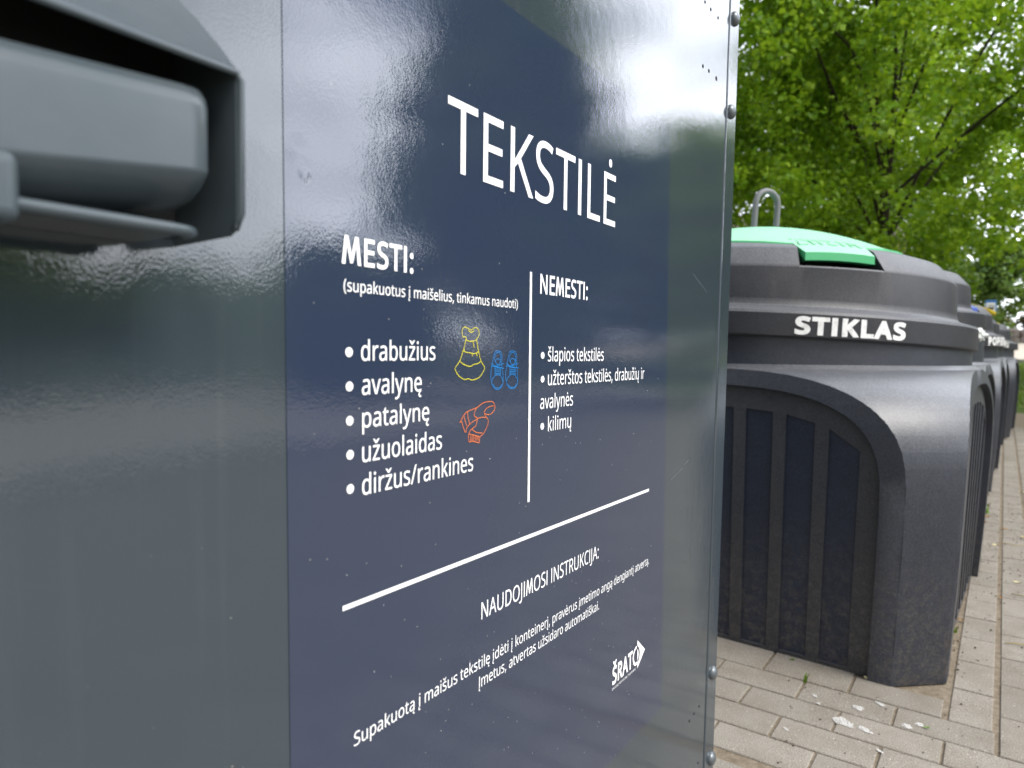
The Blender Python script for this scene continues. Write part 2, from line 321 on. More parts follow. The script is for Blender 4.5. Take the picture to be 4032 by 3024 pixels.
g493;221 438 -56 0 28 0,297 422 -23 11 23 -11,355 373 -16 22 2 0,359 373 -1 0 3 19,369 430 -3 -19 19 0,425 430 -19 0 0 -146,425 -7 0 145 0 -41,404 -109 14 27 -14 -28,341 -172 28 14 -29 -14,233 -192 43 0 -31 0,147 -186 26 -4 -26 5,78 -165 20 -9 0 21,78 -100 0 -22 20 -11,149 -125 -27 6 27 -6,237 -134 -31 0 36 0,324 -101 -22 -22 21 21,355 -13 0 -37 0 6,355 4 0 -6 0 6,356 32 0 -12 1 12,358 57 -1 -5 -1 0,354 57 2 0 -15 -22,299 8 22 11 -22 -11,221 -8 30 0 -55 0,91 51 31 -40 -31 39,44 214 0 -70 0 69,91 377 -31 -40 31 41;230 379 29 0 -24 0,169 359 17 13 -17 -13,130 303 9 25 -9 -24,117 213 0 36 0 -53,146 92 -19 28 20 -28,232 50 -38 0 22 0,288 58 -16 -5 15 6,326 85 -10 -12 11 12,349 131 -5 -19 5 18,356 197 0 -25 0 6,356 214 0 -5 0 39,343 309 9 -24 -9 24,302 362 18 -12 -19 11
i207;139 430 -24 0 0 -143,139 0 0 143 -24 0,68 0 24 0 0 143,68 430 0 -143 24 0;104 591 -12 0 11 0,133 580 -9 7 8 -7,145 546 0 16 0 -15,133 512 8 8 -9 -7,104 501 11 0 -12 0,75 512 8 -7 -8 8,63 546 0 -15 0 16,75 580 -8 -7 8 7
k428;138 291 0 106 0 -8,137 257 1 14 -1 -13,135 221 0 10 1 0,138 221 -1 0 3 5,152 240 -6 -8 7 8,172 264 -7 -8 7 9,189 285 -5 -6 46 48,326 430 -45 -49 28 0,409 430 -28 0 -58 -61,235 246 58 61 62 -82,421 0 -62 82 -28 0,336 0 28 0 -50 67,187 200 50 -66 -16 -14,138 158 16 14 0 -53,138 0 0 53 -23 0,68 0 23 0 0 203,68 609 0 -203 23 0,138 609 -23 0 0 -106
l207;139 0 0 203 -24 0,68 0 24 0 0 203,68 609 0 -203 24 0,139 609 -24 0 0 -203
m750;540 438 -28 0 48 0,649 401 -24 24 24 -25,685 280 0 55 0 -93,685 0 0 93 -23 0,615 0 23 0 0 92,615 277 0 -93 0 33,594 353 14 -17 -14 17,528 379 30 0 -42 0,438 342 18 24 -18 -24,411 237 0 46 0 -79,411 0 0 79 -23 0,342 0 23 0 0 92,342 277 0 -93 0 22,332 333 6 -15 -6 15,303 367 13 -7 -13 8,253 379 21 0 -28 0,185 360 17 12 -16 -12,150 308 7 23 -8 -23,139 223 0 34 0 -74,139 0 0 74 -24 0,68 0 24 0 0 143,68 430 0 -143 19 0,125 430 -19 0 4 -20,136 371 -4 20 1 0,140 371 -2 0 9 15,173 409 -13 -10 13 9,217 431 -17 -5 16 4,266 438 -17 0 33 0,349 420 -22 12 22 -12,398 366 -10 24 1 0,402 366 -2 0 14 24,461 420 -25 -12 25 12
n496;275 438 -18 0 51 0,391 401 -26 24 27 -25,431 280 0 55 0 -93,431 0 0 93 -24 0,361 0 23 0 0 92,361 275 0 -92 0 35,338 353 15 -17 -16 17,265 379 33 0 -48 0,166 338 18 27 -18 -26,139 223 0 50 0 -74,139 0 0 74 -24 0,68 0 24 0 0 143,68 430 0 -143 19 0,125 430 -19 0 4 -20,136 371 -4 20 1 0,140 371 -2 0 9 15,175 409 -14 -10 14 9,222 431 -17 -5 17 4
o485;442 216 0 47 0 -36,428 121 9 27 -10 -28,388 51 17 19 -18 -20,324 7 25 10 -24 -10,241 -8 31 0 -28 0,163 7 24 -10 -24 10,100 51 18 -20 -17 19,59 121 10 -28 -10 27,44 216 0 -36 0 47,68 336 -16 -32 16 33,137 412 -30 -18 30 17,244 438 -41 0 39 0,347 412 -30 17 30 -18,417 336 -17 33 16 -32;117 216 0 51 0 -34,130 128 -9 25 9 -25,172 71 -19 13 18 -14,243 51 -29 0 29 0,314 71 -18 -14 19 13,356 128 -9 -25 8 25,369 216 0 -34 0 34,355 303 9 -24 -9 24,314 359 18 -13 -18 13,242 379 30 0 -44 0,147 335 20 29 -20 -29
p493;273 438 -23 0 53 0,401 383 -33 36 32 -37,449 216 0 74 0 -49,427 93 15 33 -15 -34,365 17 27 17 -26 -17,272 -8 36 0 -22 0,213 1 17 -6 -17 6,170 24 12 -10 -12 9,139 55 8 -12 -2 0,134 55 2 0 1 -10,137 20 -1 14 1 -14,139 -16 0 10 0 -59,139 -192 0 58 -24 0,68 -192 24 0 0 207,68 430 0 -208 19 0,126 430 -19 0 3 -20,136 371 -4 20 1 0,139 371 -1 0 8 13,170 405 -12 -10 12 10,213 429 -17 -6 17 6;260 379 39 0 -29 0,190 362 18 11 -18 -11,152 313 8 22 -8 -22,139 229 0 34 0 -4,139 216 0 4 0 -36,150 126 -8 24 7 -25,188 70 -18 13 18 -13,261 51 -31 0 27 0,326 72 -17 -14 17 15,364 131 -9 -25 8 25,376 217 0 -33 0 49,348 334 19 -29 -19 30
r331;269 438 -20 0 8 0,295 437 -10 0 9 -1,319 433 -7 2 -3 -22,310 368 3 22 -7 2,287 372 9 -1 -8 1,264 374 7 0 -17 0,217 363 14 7 -15 -7,176 334 12 13 -11 -13,149 289 6 17 -7 -18,139 229 0 22 0 -76,139 0 0 76 -24 0,68 0 24 0 0 143,68 430 0 -143 19 0,126 430 -19 0 3 -26,134 351 -3 26 1 0,137 351 -1 0 9 16,170 395 -13 -13 13 13,214 426 -16 -8 17 8
s384;348 119 0 23 0 -28,327 49 14 19 -14 -19,268 6 26 10 -26 -9,176 -8 36 0 -30 0,99 -1 22 -5 -22 5,42 19 16 -8 0 22,42 83 0 -21 17 -8,104 60 -24 7 24 -7,178 49 -25 0 36 0,256 66 -16 -11 16 12,280 112 0 -19 0 11,271 141 6 -8 -6 9,239 167 16 -9 -15 8,174 196 28 -11 -28 10,103 228 19 -11 -20 10,57 266 11 -15 -11 15,41 324 0 -24 0 36,85 408 -29 -20 30 20,202 438 -48 0 26 0,275 430 -22 5 23 -5,339 409 -20 9 -8 -19,315 353 8 19 -18 7,258 372 20 -5 -20 5,197 380 21 0 -29 0,131 366 15 9 -15 -9,108 328 0 16 0 -12,119 298 -7 8 7 -8,154 274 -17 8 16 -8,219 246 -28 10 27 -10,289 215 -20 11 19 -11,333 176 -10 15 10 -15
t289;212 50 -20 0 10 0,245 53 -12 -2 11 1,272 59 -7 -3 0 -18,272 5 0 18 -8 -4,240 -4 14 2 -14 -3,200 -8 13 0 -23 0,138 4 19 -8 -19 7,91 44 12 -19 -11 19,74 125 0 -35 0 84,74 375 0 -83 -21 0,13 375 20 0 0 12,13 409 0 -11 20 9,75 437 -21 -9 9 31,103 528 -10 -30 14 0,144 528 -14 0 0 -32,144 430 0 33 42 0,269 430 -42 0 0 -18,269 375 0 18 -42 0,144 375 42 0 0 -83,144 127 0 83 0 -26,163 69 -12 12 13 -13
u496;427 430 -23 0 0 -143,427 0 0 143 -19 0,370 0 19 0 -4 19,359 57 4 -19 -1 0,356 57 1 0 -9 -15,321 20 14 10 -15 -10,273 -1 18 4 -17 -5,220 -8 18 0 -34 0,134 8 23 -11 -24 11,81 59 12 -23 -12 23,63 148 0 -36 0 94,63 430 0 -94 24 0,135 430 -24 0 0 -92,135 153 0 92 0 -34,158 76 -16 17 15 -17,230 51 -32 0 32 0,306 69 -19 -12 18 12,345 121 -8 -23 8 24,357 206 0 -33 0 75,357 430 0 -75 23 0
v407;163 0 27 0 -54 143,0 430 54 -143 25 0,75 430 -25 0 31 -85,167 176 -31 85 4 -11,180 137 -4 15 5 -14,193 96 -3 13 4 -13,201 63 -1 9 1 0,204 63 -1 0 3 9,214 96 -4 -13 4 14,227 138 -5 -15 5 14,241 176 -4 -11 30 85,332 430 -30 -85 25 0,407 430 -25 0 -54 -143,244 0 54 143 -27 0
y409;1 430 58 -144 25 0,76 430 -25 0 31 -82,169 185 -31 82 6 -14,184 144 -5 13 5 -14,196 105 -3 12 4 -13,205 68 -2 12 1 0,209 68 -2 0 3 14,224 121 -7 -22 7 21,245 186 -7 -22 30 81,333 430 -29 -81 25 0,409 430 -25 0 -62 -163,224 -59 61 163 -10 -27,188 -130 14 21 -14 -20,138 -176 20 11 -19 -11,67 -192 28 0 -12 0,34 -190 9 -2 -10 1,9 -186 7 -2 0 19,9 -130 0 -19 6 -1,30 -133 -8 1 8 -1,56 -135 -9 0 17 0,99 -126 -12 -6 12 7,130 -99 -9 -12 8 11,152 -59 -6 -15 7 19,174 -2 -7 -19 -58 144
ą450;231 437 -28 0 52 0,347 403 -25 23 25 -23,385 293 0 50 0 -98,385 0 0 98 -17 0,334 0 17 0 -5 20,320 61 5 -20 -1 0,317 61 1 0 -13 -16,279 22 13 10 -13 -10,234 -1 17 5 -17 -5,172 -8 24 0 -25 0,103 6 21 -9 -21 9,55 48 11 -19 -12 19,37 119 0 -28 0 43,87 219 -33 -24 34 23,243 257 -70 -3 24 0,316 259 -24 -1 0 9,316 285 0 -9 0 36,293 359 15 -14 -16 14,227 380 28 0 -23 0,163 370 20 7 -21 -7,106 347 17 9 -7 18,84 400 7 -17 19 10,151 426 -26 -7 25 7;252 208 21 1 -54 -2,141 182 20 15 -21 -15,110 119 0 27 0 -24,132 66 -15 11 15 -11,188 49 -23 0 37 0,279 79 -24 -20 24 20,315 172 0 -42 0 12,315 210 0 -13 -21 -1;330 -93 0 17 0 -12,340 -120 -6 6 6 -6,366 -129 -11 0 10 0,389 -127 -6 -1 6 1,405 -124 -4 -1 0 -15,405 -169 0 15 -8 -2,383 -174 7 1 -8 -2,355 -176 11 0 -28 0,293 -156 13 -14 -14 13,273 -101 0 -24 0 15,284 -56 -7 -15 8 14,313 -17 -11 -12 12 12,346 12 -10 -7 13 -4,385 0 -13 4 -18 -17,344 -47 9 14 -9 -14
Ė446;398 0 0 21 -107 0,78 0 106 0 0 191,78 573 0 -191 106 0,398 573 -107 0 0 -22,398 509 0 21 -83 0,150 509 83 0 0 -59,150 330 0 60 78 0,383 330 -77 0 0 -20,383 268 0 21 -77 0,150 268 78 0 0 -68,150 63 0 69 83 0,398 63 -83 0 0 -21;245 734 -11 0 11 0,274 723 -8 7 8 -7,286 689 0 15 0 -15,274 655 8 8 -8 -7,245 644 11 0 -11 0,216 655 8 -7 -8 8,204 689 0 -15 0 15,216 723 -8 -7 8 7
ė452;234 438 -38 0 37 0,329 414 -26 16 27 -16,390 346 -14 29 14 -29,411 244 0 39 0 -14,411 201 0 14 -98 0,117 201 98 0 1 -48,154 90 -23 26 24 -25,254 52 -43 0 27 0,327 60 -21 -5 21 5,392 82 -22 -10 0 -21,392 20 0 21 -22 -10,327 -1 22 4 -21 -5,251 -8 29 0 -41 0,143 17 31 -17 -31 16,70 91 18 -33 -17 33,44 212 0 -48 0 47,68 333 -16 -34 16 33,134 411 -28 -19 29 18;233 380 24 0 -33 0,154 348 19 21 -20 -22,119 257 3 39 73 0,338 257 -73 0 0 25,326 322 8 -19 -7 18,292 364 16 -10 -15 11;229 591 -11 0 11 0,258 580 -8 7 8 -7,270 546 0 16 0 -15,258 512 8 8 -8 -7,229 501 11 0 -11 0,200 512 8 -7 -8 8,188 546 0 -15 0 16,200 580 -8 -7 8 7
ę452;312 -93 0 11 0 -12,322 -120 -7 6 6 -6,348 -129 -11 0 9 0,371 -127 -6 -1 6 1,387 -124 -5 -1 0 -15,387 -169 0 15 -8 -2,364 -174 8 1 -7 -2,337 -176 11 0 -29 0,274 -156 14 -14 -13 13,254 -101 0 -24 0 15,266 -56 -8 -15 8 14,295 -17 -12 -12 11 12,328 12 -11 -7 21 3,392 20 -21 -3 -21 -17,342 -25 12 13 -11 -13,318 -60 5 11 -4 -11;234 438 -38 0 37 0,329 414 -26 16 27 -16,390 346 -14 29 14 -29,411 244 0 39 0 -14,411 201 0 14 -98 0,117 201 98 0 1 -48,154 90 -23 26 24 -25,254 52 -43 0 27 0,327 60 -21 -5 21 5,392 82 -22 -10 0 -21,392 20 0 21 -22 -10,327 -1 22 4 -21 -5,251 -8 29 0 -41 0,143 17 31 -17 -31 16,70 91 18 -33 -17 33,44 212 0 -48 0 47,68 333 -16 -34 16 33,134 411 -28 -19 29 18;233 380 24 0 -33 0,154 348 19 21 -20 -22,119 257 3 39 73 0,338 257 -73 0 0 25,326 322 8 -19 -7 18,292 364 16 -10 -15 11
Į272;239 0 0 14 -69 0,32 0 69 0 0 14,32 42 0 -14 23 5,99 57 -22 -5 0 153,99 515 0 -153 -22 5,32 531 23 -5 0 14,32 573 0 -14 69 0,239 573 -69 0 0 -14,239 531 0 14 -22 -5,172 515 22 5 0 -153,172 57 0 153 22 -5,239 42 -22 5 0 -14;164 -93 0 17 0 -12,173 -120 -6 6 7 -6,200 -129 -12 0 9 0,223 -127 -7 -1 6 1,238 -124 -4 -1 0 -15,238 -169 0 15 -7 -2,216 -174 7 1 -8 -2,188 -176 11 0 -28 0,126 -156 13 -14 -13 13,106 -101 0 -24 0 15,117 -56 -7 -15 8 14,146 -17 -11 -12 12 12,180 12 -11 -7 12 -4,218 0 -13 4 -18 -17,177 -47 9 14 -9 -14
į207;139 430 -24 0 0 -143,139 0 0 143 -24 0,68 0 24 0 0 143,68 430 0 -143 24 0;104 591 -12 0 11 0,133 580 -9 7 8 -7,145 546 0 16 0 -15,133 512 8 8 -9 -7,104 501 11 0 -12 0,75 512 8 -7 -8 8,63 546 0 -15 0 16,75 580 -8 -7 8 7;79 -93 0 17 0 -12,89 -120 -6 6 6 -6,115 -129 -11 0 10 0,138 -127 -6 -1 6 1,154 -124 -4 -1 0 -15,154 -169 0 15 -8 -2,132 -174 7 1 -8 -2,104 -176 11 0 -28 0,42 -156 13 -14 -14 13,22 -101 0 -24 0 15,33 -56 -7 -15 8 14,62 -17 -11 -12 12 12,95 12 -10 -7 13 -4,134 0 -13 4 -18 -17,93 -47 9 14 -9 -14
Š440;403 153 0 30 0 -34,378 66 16 24 -17 -24,307 11 30 13 -31 -13,198 -8 42 0 -21 0,137 -5 19 -2 -20 2,83 4 16 -4 -16 4,41 19 12 -6 0 23,41 88 0 -23 19 -8,113 65 -29 7 28 -7,201 55 -30 0 29 0,273 66 -20 -8 19 7,316 98 -10 -14 10 14,330 147 0 -19 0 18,318 194 8 -13 -8 13,277 230 20 -11 -19 11,196 265 34 -13 -25 9,131 294 19 -11 -18 10,85 330 12 -14 -12 13,57 375 6 -17 -6 17,48 435 0 -23 0 30,71 513 -15 -22 16 21,136 563 -28 -12 27 12,231 581 -36 0 31 0,318 572 -27 6 26 -6,389 549 -21 9 -8 -21,366 487 8 20 -19 8,302 508 23 -5 -23 6,229 517 25 0 -24 0,169 507 16 7 -16 -7,133 478 8 12 -8 -13,121 434 0 16 0 -19,133 386 -8 13 8 -13,172 351 -18 10 19 -10,246 318 -31 12 34 -12,332 279 -24 14 23 -14,385 228 -13 20 12 -20;192 629 24 0 -7 12,164 668 11 -14 -12 15,127 711 13 -14 -13 13,93 747 10 -11 0 3,93 757 0 -3 16 0,141 757 -16 0 14 -9,184 724 -15 13 15 -13,227 683 -13 15 14 15,271 724 -15 -13 15 13,314 757 -14 -9 17 0,364 757 -16 0 0 -3,364 747 0 3 -10 -11,329 711 13 13 -13 -14,291 668 13 15 -12 -14,264 629 6 12 -24 0
š384;348 119 0 23 0 -28,327 49 14 19 -14 -19,268 6 26 10 -26 -9,176 -8 36 0 -30 0,99 -1 22 -5 -22 5,42 19 16 -8 0 22,42 83 0 -21 17 -8,104 60 -24 7 24 -7,178 49 -25 0 36 0,256 66 -16 -11 16 12,280 112 0 -19 0 11,271 141 6 -8 -6 9,239 167 16 -9 -15 8,174 196 28 -11 -28 10,103 228 19 -11 -20 10,57 266 11 -15 -11 15,41 324 0 -24 0 36,85 408 -29 -20 30 20,202 438 -48 0 26 0,275 430 -22 5 23 -5,339 409 -20 9 -8 -19,315 353 8 19 -18 7,258 372 20 -5 -20 5,197 380 21 0 -29 0,131 366 15 9 -15 -9,108 328 0 16 0 -12,119 298 -7 8 7 -8,154 274 -17 8 16 -8,219 246 -28 10 27 -10,289 215 -20 11 19 -11,333 176 -10 15 10 -15;156 486 24 0 -7 12,128 526 11 -15 -12 14,91 568 12 -14 -13 14,57 604 10 -10 0 3,57 614 0 -3 16 0,105 614 -16 0 14 -9,148 581 -15 13 15 -12,191 540 -14 15 14 15,235 581 -15 -12 15 13,278 614 -14 -9 17 0,328 614 -17 0 0 -3,328 604 0 3 -10 -10,293 568 13 14 -13 -14,255 526 12 14 -12 -15,228 486 6 12 -24 0
Ų586;374 -86 0 13 0 -15,383 -119 -6 7 7 -7,410 -129 -11 0 9 0,433 -127 -7 -1 6 1,448 -124 -4 -1 0 -15,448 -169 0 15 -7 -2,426 -174 7 1 -8 -2,399 -176 10 0 -29 0,336 -156 13 -13 -13 14,316 -94 0 -27 0 17,329 -44 -9 -16 8 17,360 1 -12 -14 12 13,395 32 -11 -7 16 3,445 41 -17 -3 -16 -18,405 -8 11 14 -11 -14,381 -48 5 12 -5 -12;513 202 0 124 0 -39,489 95 16 32 -16 -32,416 20 33 18 -33 -19,290 -8 51 0 -71 0,128 50 37 -39 -37 39,72 204 0 -64 0 123,72 573 0 -123 24 0,144 573 -24 0 0 -124,144 201 0 124 0 -46,182 93 -25 26 24 -26,294 55 -50 0 35 0,379 73 -22 -12 22 13,427 126 -11 -23 10 22,442 202 0 -29 0 124,442 573 0 -124 24 0,513 573 -24 0 0 -124
ų496;427 430 -23 0 0 -143,427 0 0 143 -19 0,370 0 19 0 -4 19,359 57 4 -19 -1 0,356 57 1 0 -9 -15,321 20 14 10 -15 -10,273 -1 18 4 -17 -5,220 -8 18 0 -34 0,134 8 23 -11 -24 11,81 59 12 -23 -12 23,63 148 0 -36 0 94,63 430 0 -94 24 0,135 430 -24 0 0 -92,135 153 0 92 0 -34,158 76 -16 17 15 -17,230 51 -32 0 32 0,306 69 -19 -12 18 12,345 121 -8 -23 8 24,357 206 0 -33 0 75,357 430 0 -75 23 0;359 -93 0 17 0 -12,369 -120 -7 6 6 -6,395 -129 -11 0 9 0,418 -127 -6 -1 6 1,434 -124 -4 -1 0 -15,434 -169 0 15 -8 -2,411 -174 8 1 -7 -2,384 -176 11 0 -28 0,322 -156 13 -14 -14 13,302 -101 0 -24 0 15,313 -56 -8 -15 8 14,342 -17 -11 -12 12 12,375 12 -10 -7 13 -4,414 0 -13 4 -18 -17,373 -47 9 14 -9 -14
ž377;346 0 0 18 -105 0,31 0 105 0 0 16,31 47 0 -16 77 109,262 375 -77 -109 -72 0,45 375 72 0 0 18,45 430 0 -18 98 0,340 430 -98 0 0 -18,340 377 0 18 -76 -108,112 55 76 107 78 0,346 55 -78 0 0 -19;152 486 24 0 -7 12,123 526 12 -15 -11 14,87 568 12 -14 -13 14,53 604 10 -10 0 3,53 614 0 -3 16 0,101 614 -16 0 14 -9,144 581 -15 13 15 -12,187 540 -14 15 14 15,231 581 -15 -12 15 13,274 614 -14 -9 17 0,324 614 -17 0 0 -3,324 604 0 3 -10 -10,289 568 13 14 -13 -14,251 526 12 14 -12 -15,224 486 6 12 -24 0""".split('\n'):
    _ch, _rest = _ln[0], _ln[1:].split(';')
    GLYPHS[_ch] = (int(_rest[0]) / 1000., [[tuple(int(v) / 1000. for v in pt.split(' ')) for pt in sp.split(',')] for sp in _rest[1:]])
GLYPHS[' '] = (.2085, [])
# wide-legged capital M as printed on the notice
GLYPHS['M'] = (.64, [[(x, y, 0, 0, 0, 0) for x, y in [(.03, 0), (.115, .5726), (.2, .5726), (.32, .19), (.44, .5726), (.525, .5726), (.61, 0), (.53, 0), (.472, .42), (.35, .03), (.29, .03), (.168, .42), (.11, 0)]]])
for _c, _g in (('I', []), ('Į', GLYPHS['Į'][1])):
    GLYPHS[_c] = (.215, [[(x, y, 0, 0, 0, 0) for x, y in [(.068, 0), (.068, .5726), (.143, .5726), (.143, 0)]]] + ([[(x, y, 0, 0, 0, 0) for x, y in [(.115, .0), (.143, .0), (.10, -.075), (.115, -.115), (.165, -.115), (.165, -.165), (.09, -.165), (.045, -.125), (.05, -.07)]]] if _c != 'I' else []))
CAP = .5726


def _flat(pts, n=5):
    out = []
    for i, (px, py, lx, ly, rx, ry) in enumerate(pts):
        qx, qy, ml, nl = pts[(i + 1) % len(pts)][:4]
        out.append((px, py))
        if abs(rx) + abs(ry) + abs(ml) + abs(nl) < 1e-6: continue
        c1 = (px + rx, py + ry); c2 = (qx + ml, qy + nl)
        dx, dy = qx - px, qy - py
        if abs(rx * dy - ry * dx) + abs(ml * dy - nl * dx) < 1e-4 * (dx * dx + dy * dy): continue
        for k in range(1, n):
            t = k / n; s_ = 1 - t
            out.append((s_ ** 3 * px + 3 * s_ * s_ * t * c1[0] + 3 * s_ * t * t * c2[0] + t ** 3 * qx, s_ ** 3 * py + 3 * s_ * s_ * t * c1[1] + 3 * s_ * t * t * c2[1] + t ** 3 * qy))
    return out


def _wind(loops, x, y):
    w = 0
    for L in loops:
        for (x0, y0), (x1, y1) in zip(L, L[1:] + L[:1]):
            if (y0 <= y) != (y1 <= y):
                if x0 + (y - y0) / (y1 - y0) * (x1 - x0) > x: w += 1 if y1 > y0 else -1
    return w


_GC = {}


def _area(L): return sum(x0 * y1 - x1 * y0 for (x0, y0), (x1, y1) in zip(L, L[1:] + L[:1]))


def _grow(loops, d):
    """move every outline outwards (holes shrink)"""
    sg = 1 if _area(max(loops, key=lambda L: abs(_area(L)))) > 0 else -1
    out = []
    for L in loops:
        n = len(L); Q = []
        for i in range(n):
            p, q, r_ = Vector(L[i - 1]), Vector(L[i]), Vector(L[(i + 1) % n])
            e0, e1 = (q - p), (r_ - q)
            e0 = e0.normalized() if e0.length > 1e-9 else Vector((0, 0)); e1 = e1.normalized() if e1.length > 1e-9 else e0
            n0, n1 = Vector((e0.y, -e0.x)) * sg, Vector((e1.y, -e1.x)) * sg
            m_ = n0 + n1
            m_ = m_.normalized() if m_.length > 1e-6 else n0
            k = min(1 / max(m_.dot(n0), .3), 1.6)
            Q.append(tuple(q + m_ * d * k))
        out.append(Q)
    return out


def glyph_tris(ch, res, bold):
    if (ch, res, bold) not in _GC:
        loops = [_flat(sp, res) for sp in GLYPHS[ch][1]]
        if loops and bold: loops = _grow(loops, bold)
        vs = []; ed = []
        for L in loops:
            b0 = len(vs); vs += [Vector(q) for q in L]; ed += [(b0 + i, b0 + (i + 1) % len(L)) for i in range(len(L))]
        if vs:
            r = geometry.delaunay_2d_cdt(vs, ed, [], 0, 1e-6)
            V = [(v.x, v.y) for v in r[0]]
            F = [f for f in r[2] if _wind(loops, sum(V[i][0] for i in f) / len(f), sum(V[i][1] for i in f) / len(f))]
        else:
            V, F = [], []
        _GC[(ch, res, bold)] = (V, F)
    return _GC[(ch, res, bold)]


def text_poly(body, bold=0., track=0., res=4):
    """triangulated flat lettering in em units: verts (x, y, layer), faces, ink left, ink right"""
    V = []; F = []; x = 0.
    for ch in body:
        gv, gf = glyph_tris(ch, res, bold)
        b0 = len(V)
        V += [(px + x, py, 0) for px, py in gv]
        F += [tuple(i + b0 for i in f) for f in gf]
        x += GLYPHS[ch][0] + track + bold * 1.6
    xs_ = [v[0] for v in V]
    return V, F, min(xs_), max(xs_)

# ------------------------------------------------------------------ materials
def _paver(t, p):
    g = nnode(t, 'ShaderNodeNewGeometry')
    c1 = ramp(t, g.outputs['Random Per Island'], [(0, (.205, .187, .160)), (.5, (.230, .210, .180)), (1, (.252, .230, .198))])
    f = noise(t, 9, 5, .6)
    c2 = mixc(t, ramp(t, f, [(.40, 0), (.75, .6)]), c1, (.15, .125, .095))
    fine = noise(t, 380, 2, .7)
    c3 = mixc(t, .8, c2, ramp(t, fine, [(.30, .40), (.5, 1.0), (.70, 1.55)]), 'MULTIPLY')
    sp = noise(t, 160, 1, .5)
    c4 = mixc(t, ramp(t, sp, [(.70, 0), (.75, .7)]), c3, (.55, .52, .47))
    t.links.new(c4, p.inputs['Base Color'])
    bump(t, p, fine, .5, .002)


def _sand(t, p):
    f = noise(t, 60, 4, .7)
    c = ramp(t, f, [(.3, (.14, .112, .08)), (.5, (.20, .165, .122)), (.7, (.27, .226, .175))])
    t.links.new(c, p.inputs['Base Color'])
    bump(t, p, noise(t, 220, 3, .7), .9, .004)


def _ground(t, p):
    f = noise(t, 1.3, 5, .6)
    g = noise(t, 26, 4, .7)
    a = ramp(t, g, [(.3, (.030, .055, .012)), (.7, (.085, .13, .025))])
    b = ramp(t, g, [(.3, (.22, .17, .11)), (.7, (.36, .29, .20))])
    t.links.new(mixc(t, ramp(t, f, [(.56, 0), (.66, 1)]), a, b), p.inputs['Base Color'])
    bump(t, p, g, .8, .02)


def _asphalt(t, p):
    f = noise(t, 90, 3, .7)
    t.links.new(mixc(t, .6, (.40, .37, .33), ramp(t, f, [(.3, .6), (.7, 1.3)]), 'MULTIPLY'), p.inputs['Base Color'])


def orange_peel(t, p, amt=1.0):
    a = noise(t, 560, 1.2, .5, stretch=(1.2, 1, .85))
    b = noise(t, 60, 2, .5)
    c = noise(t, 6, 1, .5)
    n1 = bump(t, p, c, .022 * amt, .04)
    n2 = bump(t, p, b, .010 * amt, .01, n1)
    bump(t, p, a, .034 * amt, .0020, n2)


def specks(t):
    """tiny splashes of dried dirt, thicker towards the ground"""
    tc = nnode(t, 'ShaderNodeTexCoord')
    v = nnode(t, 'ShaderNodeTexVoronoi'); v.inputs['Scale'].default_value = 260
    t.links.new(tc.outputs['Object'], v.inputs['Vector'])
    s = nnode(t, 'ShaderNodeSeparateColor'); t.links.new(v.outputs['Color'], s.inputs[0])
    zc, _ = position_z(t)
    p_ = ramp(t, zc, [(.12, .80), (.45, .965), (.95, .994)])
    on = mathn(t, 'GREATER_THAN', s.outputs[0], p_)
    rad = mathn(t, 'MULTIPLY_ADD', s.outputs[1], .10, .05)
    return mathn(t, 'MULTIPLY', on, mathn(t, 'LESS_THAN', v.outputs['Distance'], rad))


def _binpaint(t, p):
    st = noise(t, 14, 4, .6, stretch=(5.0, 1, .22))
    sm = noise(t, 3.0, 4, .6)
    c = mixc(t, ramp(t, sm, [(.3, 0), (.8, .5)]), (.030, .042, .053), (.042, .054, .064))
    c = mixc(t, ramp(t, st, [(.56, 0), (.84, .08)]), c, (.15, .15, .135))
    c = mixc(t, mathn(t, 'MULTIPLY', specks(t), .6), c, (.42, .39, .33))
    t.links.new(c, p.inputs['Base Color'])
    r = ramp(t, noise(t, 5, 4, .65), [(.3, .03), (.75, .085)])
    t.links.new(r, p.inputs['Roughness'])
    orange_peel(t, p)


def _signfilm(t, p):
    sm = noise(t, 4.0, 3, .6)
    c = mixc(t, ramp(t, sm, [(.3, 0), (.8, .6)]), (.022, .033, .063), (.029, .037, .062))
    c = mixc(t, mathn(t, 'MULTIPLY', specks(t), .6), c, (.5, .47, .4))
    t.links.new(c, p.inputs['Base Color'])
    r = ramp(t, noise(t, 6, 3, .6), [(.3, .03), (.75, .075)])
    t.links.new(r, p.inputs['Roughness'])
    orange_peel(t, p, .85)
    # two small air bubbles trapped under the film
    tc = nnode(t, 'ShaderNodeTexCoord'); h = None
    for c_, r_ in (((-.951, 0, 1.026), .014), ((-.946, 0, 1.012), .007)):
        d = nnode(t, 'ShaderNodeVectorMath', op='DISTANCE'); t.links.new(tc.outputs['Object'], d.inputs[0]); d.inputs[1].default_value = c_
        q = nnode(t, 'ShaderNodeMapRange'); q.interpolation_type = 'SMOOTHSTEP'; t.links.new(d.outputs['Value'], q.inputs[0])
        q.inputs[1].default_value = 0; q.inputs[2].default_value = r_; q.inputs[3].default_value = 1; q.inputs[4].default_value = 0
        h = q.outputs[0] if h is None else mathn(t, 'ADD', h, q.outputs[0])
    old = p.inputs['Normal'].links[0].from_socket
    bump(t, p, h, .35, .0007, old)


